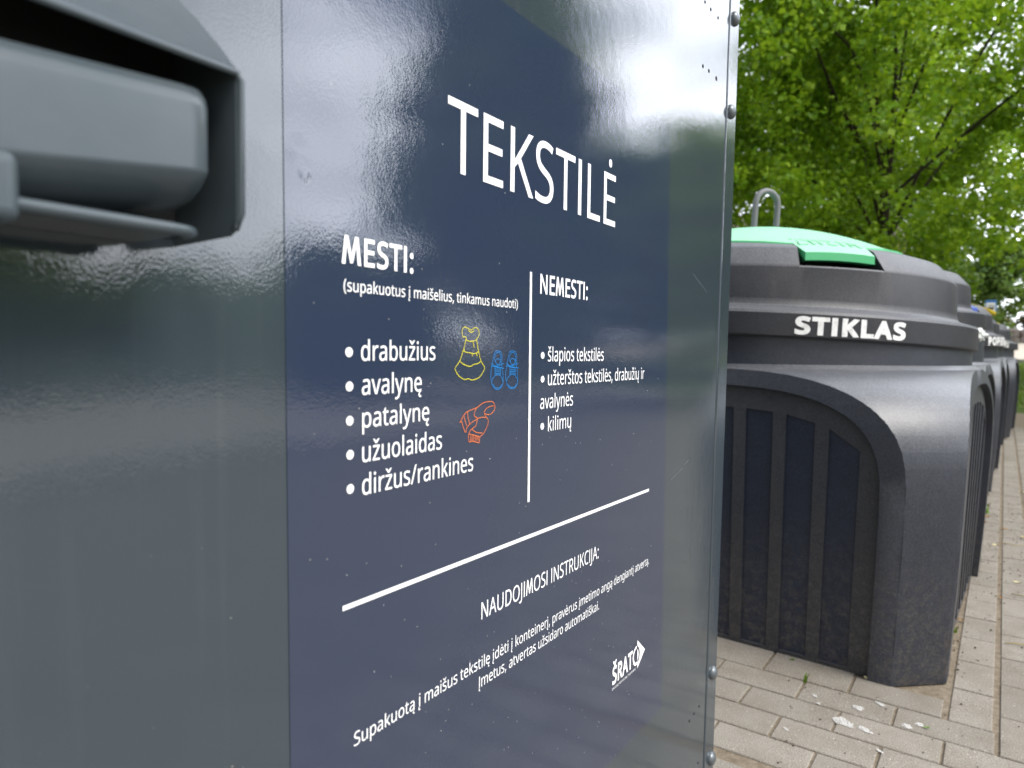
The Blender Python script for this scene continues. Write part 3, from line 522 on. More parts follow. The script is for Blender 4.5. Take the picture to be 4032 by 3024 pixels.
def _plastic(sky_tone, c0=(.026, .028, .036), c1=(.040, .041, .047), warm=.5):
    def fn(t, p):
        f = noise(t, 5, 5, .65)
        fine = noise(t, 210, 2, .7)
        c = mixc(t, ramp(t, f, [(.3, 0), (.75, .7)]), c0, c1)
        c = mixc(t, ramp(t, noise(t, 3.0, 4, .7, stretch=(2.4, 2.4, .5)), [(.56, 0), (.80, warm)]), c, (.060, .050, .041))
        # sky light painted as a paler tone on what faces up, dried mud splashed up from the paving
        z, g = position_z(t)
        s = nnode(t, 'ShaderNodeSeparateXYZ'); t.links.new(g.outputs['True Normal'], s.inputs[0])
        up = ramp(t, s.outputs['Z'], [(.05, 0), (.85, sky_tone)])
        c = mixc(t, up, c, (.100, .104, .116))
        mud = mathn(t, 'MULTIPLY', ramp(t, z, [(.0, 1), (.22, .55), (.42, 0)]), ramp(t, noise(t, 48, 6, .8), [(.45, 0), (.64, .7)]))
        c = mixc(t, mud, c, (.085, .074, .060))
        c = mixc(t, .75, c, ramp(t, fine, [(.3, .5), (.7, 1.5)]), 'MULTIPLY')
        c = mixc(t, .4, c, ramp(t, noise(t, 30, 4, .75), [(.35, .75), (.65, 1.25)]), 'MULTIPLY')
        t.links.new(c, p.inputs['Base Color'])
        bump(t, p, fine, .25, .002)
    return fn


M = {}
M['paver'] = mat('concrete_paver', (.3, .29, .26), .9, spec=.25, fn=_paver)
M['sand'] = mat('sandy_joint_soil', (.3, .23, .15), 1, spec=.1, fn=_sand)
M['ground'] = mat('ground_soil', (.1, .12, .04), 1, spec=.1, fn=_ground)
M['asphalt'] = mat('asphalt', (.05, .05, .05), .9, spec=.25, fn=_asphalt)
M['kerb'] = mat('kerb_concrete', (.34, .33, .30), .9, spec=.2, fn=lambda t, p: t.links.new(ramp(t, noise(t, 30, 4), [(.3, (.26, .25, .22)), (.7, (.40, .39, .35))]), p.inputs['Base Color']))
M['bin'] = mat('grey_bin_paint', (.06, .07, .07), .16, spec=.9, fn=_binpaint)
M['hatch'] = mat('grey_hatch_paint', (.075, .09, .096), .24, spec=.32, fn=lambda t, p: (t.links.new(ramp(t, noise(t, 16, 4), [(.35, (.050, .066, .076)), (.72, (.068, .083, .091))]), p.inputs['Base Color']), orange_peel(t, p, .55)))
M['film'] = mat('navy_sign_film', (.05, .06, .11), .14, spec=.9, fn=_signfilm)
M['white'] = mat('white_print', (.84, .84, .84), .22)
M['yellow_ink'] = mat('yellow_print', (.78, .70, .03), .3)
M['blue_ink'] = mat('blue_print', (.01, .26, .72), .3)
M['orange_ink'] = mat('orange_print', (.82, .20, .045), .3)
M['steel'] = mat('painted_steel', (.13, .145, .155), .35, metal=.5)
M['dark'] = mat('dark_rivet_and_shade', (.01, .01, .011), .8)
M['speck'] = mat('pale_dirt', (.62, .62, .60), .8)
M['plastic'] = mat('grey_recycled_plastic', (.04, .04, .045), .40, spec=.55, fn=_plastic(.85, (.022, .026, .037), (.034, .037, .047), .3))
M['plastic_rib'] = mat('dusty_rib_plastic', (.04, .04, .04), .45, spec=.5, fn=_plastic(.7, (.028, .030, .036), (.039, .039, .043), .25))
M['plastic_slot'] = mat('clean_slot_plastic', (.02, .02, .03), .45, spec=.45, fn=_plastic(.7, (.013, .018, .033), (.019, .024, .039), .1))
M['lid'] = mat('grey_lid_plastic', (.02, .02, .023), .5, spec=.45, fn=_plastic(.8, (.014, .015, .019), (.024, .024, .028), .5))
M['loop'] = mat('galvanised_loop', (.13, .13, .135), .55, metal=.2)


def lid_colour(name, rgb, pale):
    def fn(t, p):
        f = noise(t, 6, 4, .6)
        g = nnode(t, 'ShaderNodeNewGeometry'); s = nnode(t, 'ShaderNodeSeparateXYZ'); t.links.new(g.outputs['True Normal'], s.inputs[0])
        up = ramp(t, s.outputs['Z'], [(.3, 0), (.9, .88)])       # paler colour on faces that point up
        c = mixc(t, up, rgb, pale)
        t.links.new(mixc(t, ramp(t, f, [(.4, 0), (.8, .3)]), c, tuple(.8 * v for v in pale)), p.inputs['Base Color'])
    return mat(name, rgb, .45, fn=fn)


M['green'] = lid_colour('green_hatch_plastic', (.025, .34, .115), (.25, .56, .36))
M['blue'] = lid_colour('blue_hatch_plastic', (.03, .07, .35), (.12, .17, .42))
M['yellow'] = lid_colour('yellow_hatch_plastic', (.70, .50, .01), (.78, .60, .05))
M['label_white'] = mat('white_vinyl_letters', (.70, .70, .69), .5, fn=lambda t, p: t.links.new(ramp(t, noise(t, 60, 4, .7), [(.28, (.5, .49, .47)), (.5, (.74, .74, .73))]), p.inputs['Base Color']))
M['film_bag'] = mat('crumpled_white_film', (.7, .72, .68), .25)

# ------------------------------------------------------------------ ground, paving, road
def terrain(x, y):
    z = -.03
    if y > 15: z += .042 * (min(y, 75) - 15)
    return z


def grid_sheet(name, xs, ys, zf, m, kind='structure'):
    mb = MB()
    nx, ny = len(xs), len(ys)
    mb.add([(x, y, zf(x, y)) for y in ys for x in xs], [(j * nx + i, j * nx + i + 1, (j + 1) * nx + i + 1, (j + 1) * nx + i) for j in range(ny - 1) for i in range(nx - 1)], True)
    o = link(name, mb.mesh(name, m))
    return tag(o, kind=kind)


xs = [-400, -120, -50, -25, -12, -6, -3, 0, 3, 6, 12, 25, 50, 120, 400]
ys = [-400, -120, -40, -12, -4, 0, 4, 8, 12, 15, 16, 18, 20, 24, 28, 32, 40, 50, 60, 75, 120, 400]
grid_sheet('ground', xs, ys, terrain, M['ground'])
# far road: a band crossing behind the end of the row
grid_sheet('road', [-120, -40, -10, 0, 10, 40, 120], [31, 36, 42, 48, 55], lambda x, y: terrain(x, y) + .05, mat('pale_road', (.42, .38, .32), .95, spec=.1))
kb = MB()
kb.box((-60, 30.8, terrain(0, 30.8) - .2), (60, 30.99, terrain(0, 30.9) + .14))
tag(kb.build('kerb', M['kerb']), kind='structure')
# street on the open side
st = MB(); st.box((4.2, -60, -.20), (12.5, 29, -.014))
tag(st.build('street', M['asphalt']), kind='structure')
k2 = MB(); k2.box((4.05, -60, -.2), (4.19, 29, .05)); k2.box((12.51, -60, -.2), (12.65, 29, .05))
tag(k2.build('street_kerb', M['kerb']), kind='structure')

random.seed(4)
pav = MB()


def paver(x0, x1, y0, y1, gap=.004, cutter=None):
    g = gap / 2
    x0 += g; x1 -= g; y0 += g; y1 -= g
    c = .0022
    z = random.uniform(-.0008, .0008)
    tx, ty = random.uniform(-.004, .004), random.uniform(-.004, .004)
    mx, my = (x0 + x1) / 2, (y0 + y1) / 2
    zz = lambda x, y: z + (x - mx) * tx + (y - my) * ty
    top = [(x0 + c, y0 + c), (x1 - c, y0 + c), (x1 - c, y1 - c), (x0 + c, y1 - c)]
    low = [(x0, y0), (x1, y0), (x1, y1), (x0, y1)]
    vs = [(x, y, zz(x, y)) for x, y in top] + [(x, y, zz(x, y) - c) for x, y in low] + [(x, y, -.03) for x, y in low]
    fs = [(0, 1, 2, 3)] + [(4 + i, 4 + (i + 1) % 4, (i + 1) % 4, i) for i in range(4)] + [(8 + i, 8 + (i + 1) % 4, 4 + (i + 1) % 4, 4 + i) for i in range(4)]
    pav.add(vs, fs)


# long pavers laid along the row on the walkway side, columns .1045 wide with sandy long joints
CW = .1045; PL = .2085
for k in range(39):
    x0 = -.088 + k * CW
    ymin = max(-2.5, 1.974 - .113 * k)
    off = 0 if k % 2 == 0 else .096
    n0 = -1 if k == 0 else -12
    y = 1.974 + off - PL * 22
    while y < 10.7:
        a, b = y, y + PL
        if b > ymin + .03:
            paver(x0 + .005, x0 + CW - .005, max(a, ymin), b + random.uniform(-.002, .002), .005)
        y += PL
# pavers laid across, in front of the first container; rows .112 deep
rows = [2.088 - .1135 * i for i in range(40)]
shift = [-.306, -.411, -.302, -.197, -.313, -.2]
for i, top in enumerate(rows):
    drop = .04 if i >= 5 else 0
    y1 = top - drop; y0 = y1 - .1135
    xe = -.088 + CW * max(0, i - 0) if i > 0 else -.092
    x = (shift[i] if i < 6 else -.2 - .109 * (i % 2)) - .2205 * 12
    while x < xe:
        a, b = x, min(x + .2205, xe)
        if b - a > .03 and a > -2.6:
            paver(a, b, y0, 2.127 if i == 0 and b < -.27 else y1, .0055 if i % 3 else .007)
        x += .2205
tag(pav.build('pavement', M['paver'], weld=False), kind='structure')
sd_ = MB()
sd_.add([(-2.7, -2.6, -.0042), (4.0, -2.6, -.0042), (4.0, 11.2, -.0042), (-2.7, 11.2, -.0042)], [(0, 1, 2, 3)])
tag(sd_.build('sand_bed', M['sand'], weld=False), kind='structure')
sp_ = MB()
pts = [(-1.2 + .3 * math.sin(i * 1.3), 11.0 + i * .0) for i in range(2)]
sp_.add([(-2.0, 10.9, -.002), (4.0, 10.9, -.002), (4.0, 14.6, -.012), (1.4, 14.1, -.015), (-.4, 13.4, -.012), (-2.2, 13.8, -.015)], [(0, 1, 2, 3, 4, 5)])
tag(sp_.build('sand_path', M['sand'], weld=False), kind='structure')


# ------------------------------------------------------------------ textile bin (local x along the front, -y outwards)
BIN = empty('textile_bin', (-.4115, 1.25, 0), R(91.154))
tag(BIN, 'dark grey painted metal textile bin with navy notice and open chute, nearest the camera', 'textile bin')


def lean(z): return .0277 * (z - .896)


def hexa(mb, x0, x1, y0, y1, z0, z1, l0=0, l1=1):
    a0, a1, b0, b1 = x0 + l0 * lean(z0), x0 + l0 * lean(z1), x1 + l1 * lean(z0), x1 + l1 * lean(z1)
    mb.add([(a0, y0, z0), (b0, y0, z0), (b0, y1, z0), (a0, y1, z0), (a1, y0, z1), (b1, y0, z1), (b1, y1, z1), (a1, y1, z1)],
           [(0, 3, 2, 1), (4, 5, 6, 7), (0, 1, 5, 4), (1, 2, 6, 5), (2, 3, 7, 6), (3, 0, 4, 7)])


b = MB(); hexa(b, -1.55, -.0555, 0, .86, .05, 1.72); b.build('body', M['bin'], BIN, bevel=.0015)
b = MB(); hexa(b, -.0540, 0, -.0016, .86, .05, 1.72, 1, 1); b.build('corner_post', M['bin'], BIN, bevel=.0035, seg=3)
b = MB(); b.box((-1.58, -.03, 1.722), (.06, .9, 1.78)); b.build('roof', M['bin'], BIN, bevel=.006)
for x in (-1.45, -.15):
    b = MB(); b.box((x - .04, .02, 0), (x + .04, .84, .049)); b.build('skid', M['steel'], BIN)
for x, z in ((-.013, 1.4814), (-.0205, 1.3188), (-.0415, .3165), (-.0385, .1557)):
    b = MB()
    b.revolve([(.0125, .0), (.0125, .0012), (.0118, .0035), (.0095, .0062), (.006, .0080), (.0025, .0088), (.0002, .009)], 20)
    o = b.build('bolt', M['steel'], BIN)
    o.rotation_euler = (R(90), 0, 0); o.location = (x, -.0016, z)
for x, z, s in ((-.1621, 1.4496, 1), (-.1341, 1.4496, 1.1), (-.097, 1.4507, 1), (-.1644, 1.3493, 1.2), (-.136, 1.3513, 1.2), (-.0982, 1.3515, 1.5),
                (-.1046, .2806, .9), (-.131, .2793, .9), (-.1525, .276, .9), (-.103, .1787, .9)):
    b = MB(); b.revolve([(.0028 * s, .0), (.0024 * s, .0006), (.0012 * s, .001), (.0001, .0011)], 10)
    o = b.build('rivet', M['dark'], BIN); o.rotation_euler = (R(90), 0, 0); o.location = (x, 0, z)

# the notice
b = MB()
sx = [(-.9575, .3548), (-.2806, .3548), (-.2966, 1.2215), (-.9645, 1.2215)]
b.add([(x, -.0006, z) for x, z in sx] + [(x, .0, z) for x, z in sx], [(0, 1, 2, 3), (0, 4, 5, 1), (1, 5, 6, 2), (2, 6, 7, 3), (3, 7, 4, 0)])
NOTICE = b.build('notice', M['film'], BIN)
tag(NOTICE, 'navy printed notice with white lettering on the bin front')


def lettering(name, body, x0, x1, z0, size, parent, m=None, bold=0., track=0., y=-.0011, rise=0.):
    V, F, lo, hi = text_poly(body, bold, track)
    k = (x1 - x0) / (hi - lo); s = size / .802
    me = bpy.data.meshes.new(name)
    me.from_pydata([(x0 + (vx - lo) * k, y - li * 3e-5, z0 + vy * s + rise * (vx - lo) * k) for vx, vy, li in V], [], F)
    me.materials.append(m or M['white'])
    return link(name, me, parent)


BOLD = {'MESTI:': .015, 'NEMESTI:': .013, 'ŠRAT': .030, 'TEKSTILĖ': 0}
for body, x0, x1, z0, size in (
    ('TEKSTILĖ', -0.7955, -0.4709, 1.0488, 0.0873),
    ('MESTI:', -0.9137, -0.8380, 0.9563, 0.0278),
    ('(supakuotus į maišelius, tinkamus naudoti)', -0.9119, -0.6855, 0.9361, 0.0124),
    ('drabužius', -0.8948, -0.8102, 0.8854, 0.0213),
    ('avalynę', -0.8940, -0.8272, 0.8597, 0.0216),
    ('patalynę', -0.8936, -0.8176, 0.8348, 0.0209),
    ('užuolaidas', -0.8936, -0.8008, 0.8085, 0.0219),
    ('diržus/rankines', -0.8936, -0.7561, 0.7834, 0.0221),
    ('NEMESTI:', -0.6437, -0.5395, 0.9544, 0.0277),
    ('šlapios tekstilės', -0.6264, -0.4954, 0.8831, 0.0211),
    ('užterštos tekstilės, drabužių ir', -0.6258, -0.3717, 0.8574, 0.0214),
    ('avalynės', -0.6407, -0.5705, 0.8327, 0.0210),
    ('kilimų', -0.6244, -0.5738, 0.8078, 0.0214),
    ('NAUDOJIMOSI INSTRUKCIJA:', -0.7412, -0.4997, 0.6386, 0.0229),
    ('Supakuotą į maišus tekstilę įdėti į konteinerį, pravėrus įmetimo angą dengiantį atvertą.', -0.9017, -0.3413, 0.5915, 0.0153),
    ('Įmetus, atvertas užsidaro automatiškai.', -0.7442, -0.4960, 0.5729, 0.0155),
    ('ŠRAT', -0.4537, -0.3914, 0.4593, 0.0310),
    ('DAUGIAU NEI ATLIEKŲ TVARKYMAS', -0.4538, -0.3806, 0.4514, 0.0045),
):
    rise = .012 if body == 'ŠRAT' else 0
    lettering('lettering', body, x0, x1, z0, size, NOTICE, bold=BOLD.get(body, .002 if z0 > .75 else 0), rise=rise)


def disc(mb, x, z, rx, rz, y, n=20):
    mb.add([(x + rx * math.cos(2 * math.pi * k / n), y, z + rz * math.sin(2 * math.pi * k / n)) for k in range(n)], [tuple(range(n))])


for x, z in ((-.9067, .8918), (-.9063, .8665), (-.906, .8411), (-.9057, .8158), (-.9055, .7902), (-.6371, .8895), (-.6367, .8643), (-.636, .8141)):
    b = MB(); disc(b, x, z, .0036, .0036, -.0011); b.build('bullet_point', M['white'], NOTICE, weld=False)
b = MB()
b.add([(-.663, -.0011, .7372), (-.6592, -.0011, .7372), (-.6600, -.0011, .9747), (-.6638, -.0011, .9747)], [(0, 1, 2, 3)])
b.build('dividing_line', M['white'], NOTICE, weld=False)
b = MB()
b.add([(-.913, -.0011, .7), (-.347, -.0011, .6972), (-.347, -.0011, .7012), (-.913, -.0011, .7038)], [(0, 1, 2, 3)])
b.build('dividing_line', M['white'], NOTICE, weld=False)
# logo: the O of circling arrows over an arrow head
b = MB()
b.add([(-.3761, -.0011, .4922), (-.3492, -.0011, .4698), (-.375, -.0011, .451)], [(0, 2, 1)])


def arcband(mb, cx, cz, r0, r1, a0, a1, sx_, y, n=10, head=True):
    vs = []; fs = []
    for i in range(n + 1):
        a = R(a0 + (a1 - a0) * i / n)
        for r_ in (r0, r1): vs.append((cx + r_ * math.cos(a) * sx_, y, cz + r_ * math.sin(a)))
    fs = [(2 * i, 2 * i + 1, 2 * i + 3, 2 * i + 2) for i in range(n)]
    mb.add(vs, fs)
    if head:
        a = R(a1); d = 1 if a1 > a0 else -1; a2 = R(a1 + d * 26); rm = (r0 + r1) / 2
        mb.add([(cx + r_ * math.cos(q) * sx_, y, cz + r_ * math.sin(q)) for r_, q in ((r0 - .0016, a), (r1 + .0016, a), (rm, a2))], [(0, 1, 2)])


arcband(b, -.3795, .4712, .0095, .0138, 80, 215, .86, -.0013)
arcband(b, -.3795, .4712, .0095, .0138, 225, 300, .86, -.0013)
b.build('logo_mark', M['white'], NOTICE, weld=False)
b = MB(); arcband(b, -.3795, .4712, .0098, .0130, -60, 62, .86, -.0015)
b.build('logo_mark', M['film'], NOTICE, weld=False)


def strokes(name, lines, w, m):
    mb = MB()
    for ln in lines:
        P = [Vector((a, 0, c)) for a, c in ln]
        # round the polyline a little (Catmull-Rom)
        Q = []
        for i in range(len(P) - 1):
            p0, p1, p2, p3 = P[max(i - 1, 0)], P[i], P[i + 1], P[min(i + 2, len(P) - 1)]
            for k in range(5):
                t = k / 5
                Q.append(.5 * ((2 * p1) + (p2 - p0) * t + (2 * p0 - 5 * p1 + 4 * p2 - p3) * t * t + (3 * p1 - p0 - 3 * p2 + p3) * t ** 3))
        Q.append(P[-1])
        vs = []
        for i, q in enumerate(Q):
            d = (Q[min(i + 1, len(Q) - 1)] - Q[max(i - 1, 0)])
            d = d.normalized() if d.length > 1e-9 else Vector((1, 0, 0))
            n = Vector((-d.z, 0, d.x)) * w * .5
            vs += [(q.x - n.x, -.0011, q.z - n.z), (q.x + n.x, -.0011, q.z + n.z)]
        mb.add(vs, [(2 * i, 2 * i + 1, 2 * i + 3, 2 * i + 2) for i in range(len(Q) - 1)])
    return mb.build(name, m, NOTICE, weld=False)


DRAW = {'Y': [], 'B': [], 'O': []}
for _ln in """Y-7728,9059 -7739,9114 -7703,9149 -7629,9131 -7602,9126 -7539,9150 -7490,9120 -7496,9070 -7521,9050 -7525,9038 -7494,8934 -7454,8841 -7399,8781 -7420,8742 -7471,8696 -7535,8676 -7595,8671 -7641,8683 -7703,8679 -7781,8712 -7827,8761 -7830,8787 -7769,8846 -7722,8937 -7683,9037 -7687,9060 -7728,9059
Y-7722,8937 -7700,8927 -7626,8918 -7551,8911 -7494,8930
Y-7769,8846 -7729,8820 -7624,8794 -7562,8812 -7505,8819 -7454,8841
Y-7683,9035 -7627,9022 -7578,9026 -7525,9038
Y-7651,9122 -7610,9103 -7564,9118
Y-7578,9022 -7562,8964
Y-7589,8911 -7586,8884
Y-7525,8915 -7515,8888
Y-7706,8952 -7702,8925
B-7259,8879 -7235,8927 -7187,8937 -7141,8926 -7117,8879 -7122,8806 -7097,8691 -7101,8617 -7146,8574 -7187,8569 -7236,8578 -7280,8623 -7299,8696 -7290,8776 -7259,8879
B-7241,8855 -7228,8903 -7187,8924 -7147,8904 -7136,8847 -7164,8810 -7205,8811 -7241,8855
B-7227,8831 -7217,8855 -7186,8863 -7151,8851 -7143,8822
B-7288,8820 -7240,8795 -7184,8794 -7086,8818
B-7283,8792 -7184,8782 -7078,8768
B-7235,8771 -7184,8775 -7138,8769
B-7235,8751 -7184,8755 -7137,8749
B-7234,8735 -7183,8738 -7137,8733
B-7234,8719 -7183,8722 -7137,8716
B-7234,8704 -7183,8708 -7137,8702
B-7233,8783 -7234,8702 -7265,8679 -7281,8647
B-7138,8773 -7139,8700 -7112,8671 -7099,8642
B-7264,8623 -7229,8589 -7188,8581 -7146,8586 -7115,8614
B-7010,8880 -6986,8929 -6936,8939 -6888,8928 -6864,8880 -6868,8805 -6842,8689 -6847,8614 -6892,8570 -6936,8565 -6986,8573 -7032,8620 -7051,8694 -7042,8775 -7010,8880
B-6991,8855 -6978,8904 -6936,8925 -6895,8904 -6884,8847 -6912,8810 -6955,8810 -6991,8855
B-6977,8831 -6967,8855 -6934,8863 -6898,8851 -6890,8822
B-7040,8819 -6990,8794 -6933,8794 -6832,8817
B-7035,8791 -6933,8781 -6824,8767
B-6985,8770 -6933,8774 -6885,8768
B-6985,8749 -6932,8753 -6885,8747
B-6985,8733 -6932,8737 -6884,8731
B-6984,8717 -6932,8720 -6884,8714
B-6984,8702 -6931,8705 -6884,8699
B-6983,8782 -6984,8700 -7016,8676 -7032,8644
B-6885,8772 -6886,8698 -6858,8668 -6844,8639
B-7015,8619 -6979,8585 -6936,8577 -6893,8582 -6861,8610
O-7762,8292 -7699,8360 -7644,8387 -7512,8413 -7415,8450 -7309,8458 -7251,8445 -7226,8403 -7242,8368 -7293,8339 -7347,8337 -7391,8350 -7397,8366 -7361,8396 -7294,8412 -7243,8412
O-7391,8350 -7380,8325 -7339,8291 -7339,8242 -7404,8164 -7462,8134 -7468,8080
O-7504,8311 -7426,8317 -7373,8309
O-7512,8413 -7543,8376 -7549,8338 -7504,8311 -7592,8279 -7654,8242 -7676,8197 -7709,8242 -7734,8298 -7762,8292
O-7650,8383 -7643,8329 -7617,8269
O-7702,8356 -7689,8310 -7660,8254
O-7504,8307 -7522,8250 -7585,8220 -7616,8204 -7628,8178 -7634,8151 -7621,8105 -7590,8108 -7539,8099 -7475,8080
O-7585,8220 -7515,8183 -7424,8169
O-7628,8178 -7540,8158 -7462,8134
O-7603,8164 -7599,8113
O-7581,8161 -7576,8111
O-7558,8159 -7553,8108
O-7535,8157 -7530,8106
O-7512,8155 -7507,8103
O-7491,8153 -7487,8101""".split('\n'):
    DRAW[_ln[0]].append([tuple(int(v) * 1e-4 for v in q.split(',')) for q in _ln[1:].split(' ')])
tag(strokes('dress_drawing', DRAW['Y'], .00052, M['yellow_ink']), 'yellow outline drawing of a dress')
tag(strokes('shoes_drawing', DRAW['B'], .00040, M['blue_ink']), 'blue outline drawing of a pair of laced shoes')
tag(strokes('scarf_drawing', DRAW['O'], .00054, M['orange_ink']), 'orange outline drawing of a fringed scarf')
# a few pale specks on the notice
random.seed(8)
b = MB()
for i in range(46):
    x, z = random.uniform(-.95, -.30), .36 + .75 * random.random() ** 1.5
    disc(b, x, z, random.uniform(.0002, .0005), random.uniform(.0003, .0008), -.00125, 6)
tag(b.build('dirt_specks', M['speck'], NOTICE, weld=False), kind='stuff')

# two scratches in the paint at right
b = MB()
for ln in ([(-.262, .700), (-.235, .708), (-.214, .712)], [(-.205, .716), (-.188, .722)], [(-.19, 1.02), (-.12, .995)]):
    for (x0_, z0_), (x1_, z1_) in zip(ln, ln[1:]):
        b.add([(x0_, -.0003, z0_ - .0002), (x1_, -.0003, z1_ - .0002), (x1_, -.0003, z1_ + .0002), (x0_, -.0003, z0_ + .0002)], [(0, 1, 2, 3)])
tag(b.build('scratches', mat('bare_scratch', (.22, .23, .23), .5), BIN, weld=False), kind='stuff')

# the chute: hood, tray, swinging flap
SL, SR = -1.40, -1.0355
roofp = [(.060, 1.0365), (.0525, 1.0430), (.0415, 1.0545), (.030, 1.0650), (.019, 1.0755), (.008, 1.0845), (0., 1.0915)]
CH = empty('chute', (0, 0, 0), 0, BIN)
b = MB()
n = len(roofp)
vs = [(SL, -t, z) for t, z in roofp] + [(SR, -t, z) for t, z in roofp]
b.add(vs, [(i, i + 1, n + i + 1, n + i) for i in range(n - 1)], True)
roof_o = b.build('hood', M['hatch'], CH)
so = roof_o.modifiers.new('solid', 'SOLIDIFY'); so.thickness = .0022; so.offset = 0
for s, d in ((SR, -1), (SL, 1)):
    b = MB()
    poly = [(0, .952), (.052, .9535), (.0585, .957), (.060, .963)] + roofp
    m_ = len(poly)
    b.add([(s, -t, z) for t, z in poly] + [(s + d * .0024, -t, z) for t, z in poly], [tuple(range(m_)), tuple(range(m_, 2 * m_))[::-1]] + [(i, (i + 1) % m_, m_ + (i + 1) % m_, m_ + i) for i in range(m_)])
    b.build('cheek', M['hatch'], CH, bevel=.0006)
b = MB()
b.tube([(SL, -.060, .963), (SL, -.0605, 1.033), (SL + .003, -.0605, 1.0368), (SR - .003, -.0605, 1.0368), (SR, -.0605, 1.033), (SR, -.0602, .965), (SR - .001, -.056, .9565)], .0021, 8)
b.build('rim', M['hatch'], CH)
b = MB(); b.box((SL + .003, -.0022, .957), (SR - .003, -.0005, 1.086)); b.build('shade_plate', M['dark'], CH)  # black back plate: the unlit chute interior put in as dark colour
b = MB()
tr = [(.001, .9540), (.050, .9540), (.0590, .9538), (.0605, .9530), (.0605, .9522), (.0575, .9516), (.045, .9514), (.030, .9512), (.001, .9510)]
m_ = len(tr)
ends = [(-1.38, 1.), (-1.075, 1.), (-1.066, .97), (-1.0615, .88), (-1.0595, .72)]
vs = [(s, -(t * k), .9525 + (z - .9525) * (.45 + .55 * k)) for s, k in ends for t, z in tr]
b.add(vs, [(i * m_ + j, i * m_ + (j + 1) % m_, (i + 1) * m_ + (j + 1) % m_, (i + 1) * m_ + j) for i in range(len(ends) - 1) for j in range(m_)], True)
b.add(vs[-m_:], [tuple(range(m_))])
b.tube([(-1.38, -.0615, .9512), (-1.075, -.0615, .9512), (-1.066, -.0600, .9513), (-1.0610, -.0560, .9516), (-1.0598, -.048, .952)], .0031, 10)
b.build('tray', M['hatch'], CH, auto=50)
b = MB()
secs = [(-1.37, 0), (-1.30, 0), (-1.22, 0), (-1.14, 0), (-1.064, 0), (-1.0565, .0008), (-1.0528, .0023), (-1.0510, .0045), (-1.0502, .0075)]
vs = []
for s, ins in secs:
    zt = 1.0200 + .085 * (s + 1.1424); zb = .9713 + .13 * (s + 1.1355)
    prof = [(.004, zt - .002 - ins * .3), (.030, zt + .001 - ins * .35), (.047, zt - ins * .4), (.0535, zt - .0022 - ins * .4), (.0575, zt - .0075 - ins * .3), (.0588, zt - .013),
            (.0588, (zt + zb) / 2), (.0588, zb + .0030), (.0588, zb + .0015), (.0584, zb + .0003), (.0530, zb - .0070 + ins * .3), (.045, zb - .0125 + ins * .4), (.032, zb - .0155 + ins * .4), (.004, zb - .017)]
    vs += [(s, -(t - ins * (1 if 0 < j < len(prof) - 1 else 0) * .8), z) for j, (t, z) in enumerate(prof)]
m_ = len(prof)
b.add(vs, [(i * m_ + j, i * m_ + (j + 1) % m_, (i + 1) * m_ + (j + 1) % m_, (i + 1) * m_ + j) for i in range(len(secs) - 1) for j in range(m_)], True)
b.add(vs[-m_:], [tuple(range(m_))], False)
b.build('flap', M['hatch'], CH, auto=44)
b = MB(); b.box((-1.30, -.0680, .9425), (-1.1385, -.0475, .9712)); b.build('grip', M['hatch'], CH, bevel=.0055, seg=4)

# ------------------------------------------------------------------ recycling containers
A = .72; ZN = .842


def hw_out(z):
    if z <= .48: return .603
    q = min(1., (z - .48) / .355)
    return .603 * max(0., 1 - q ** 3.1) ** (1 / 3.1)


def arch(half, z0, z1, m_, n=26):
    pts = [(half, 0.), (half, z0 * .5), (half, z0)]
    for i in range(1, n):
        a = math.pi * i / n
        c, s = math.cos(a), math.sin(a)
        pts.append((half * math.copysign(abs(c) ** (2 / m_), c), z0 + (z1 - z0) * abs(s) ** (2 / m_)))
    return pts + [(-half, z0), (-half, z0 * .5), (-half, 0.)]


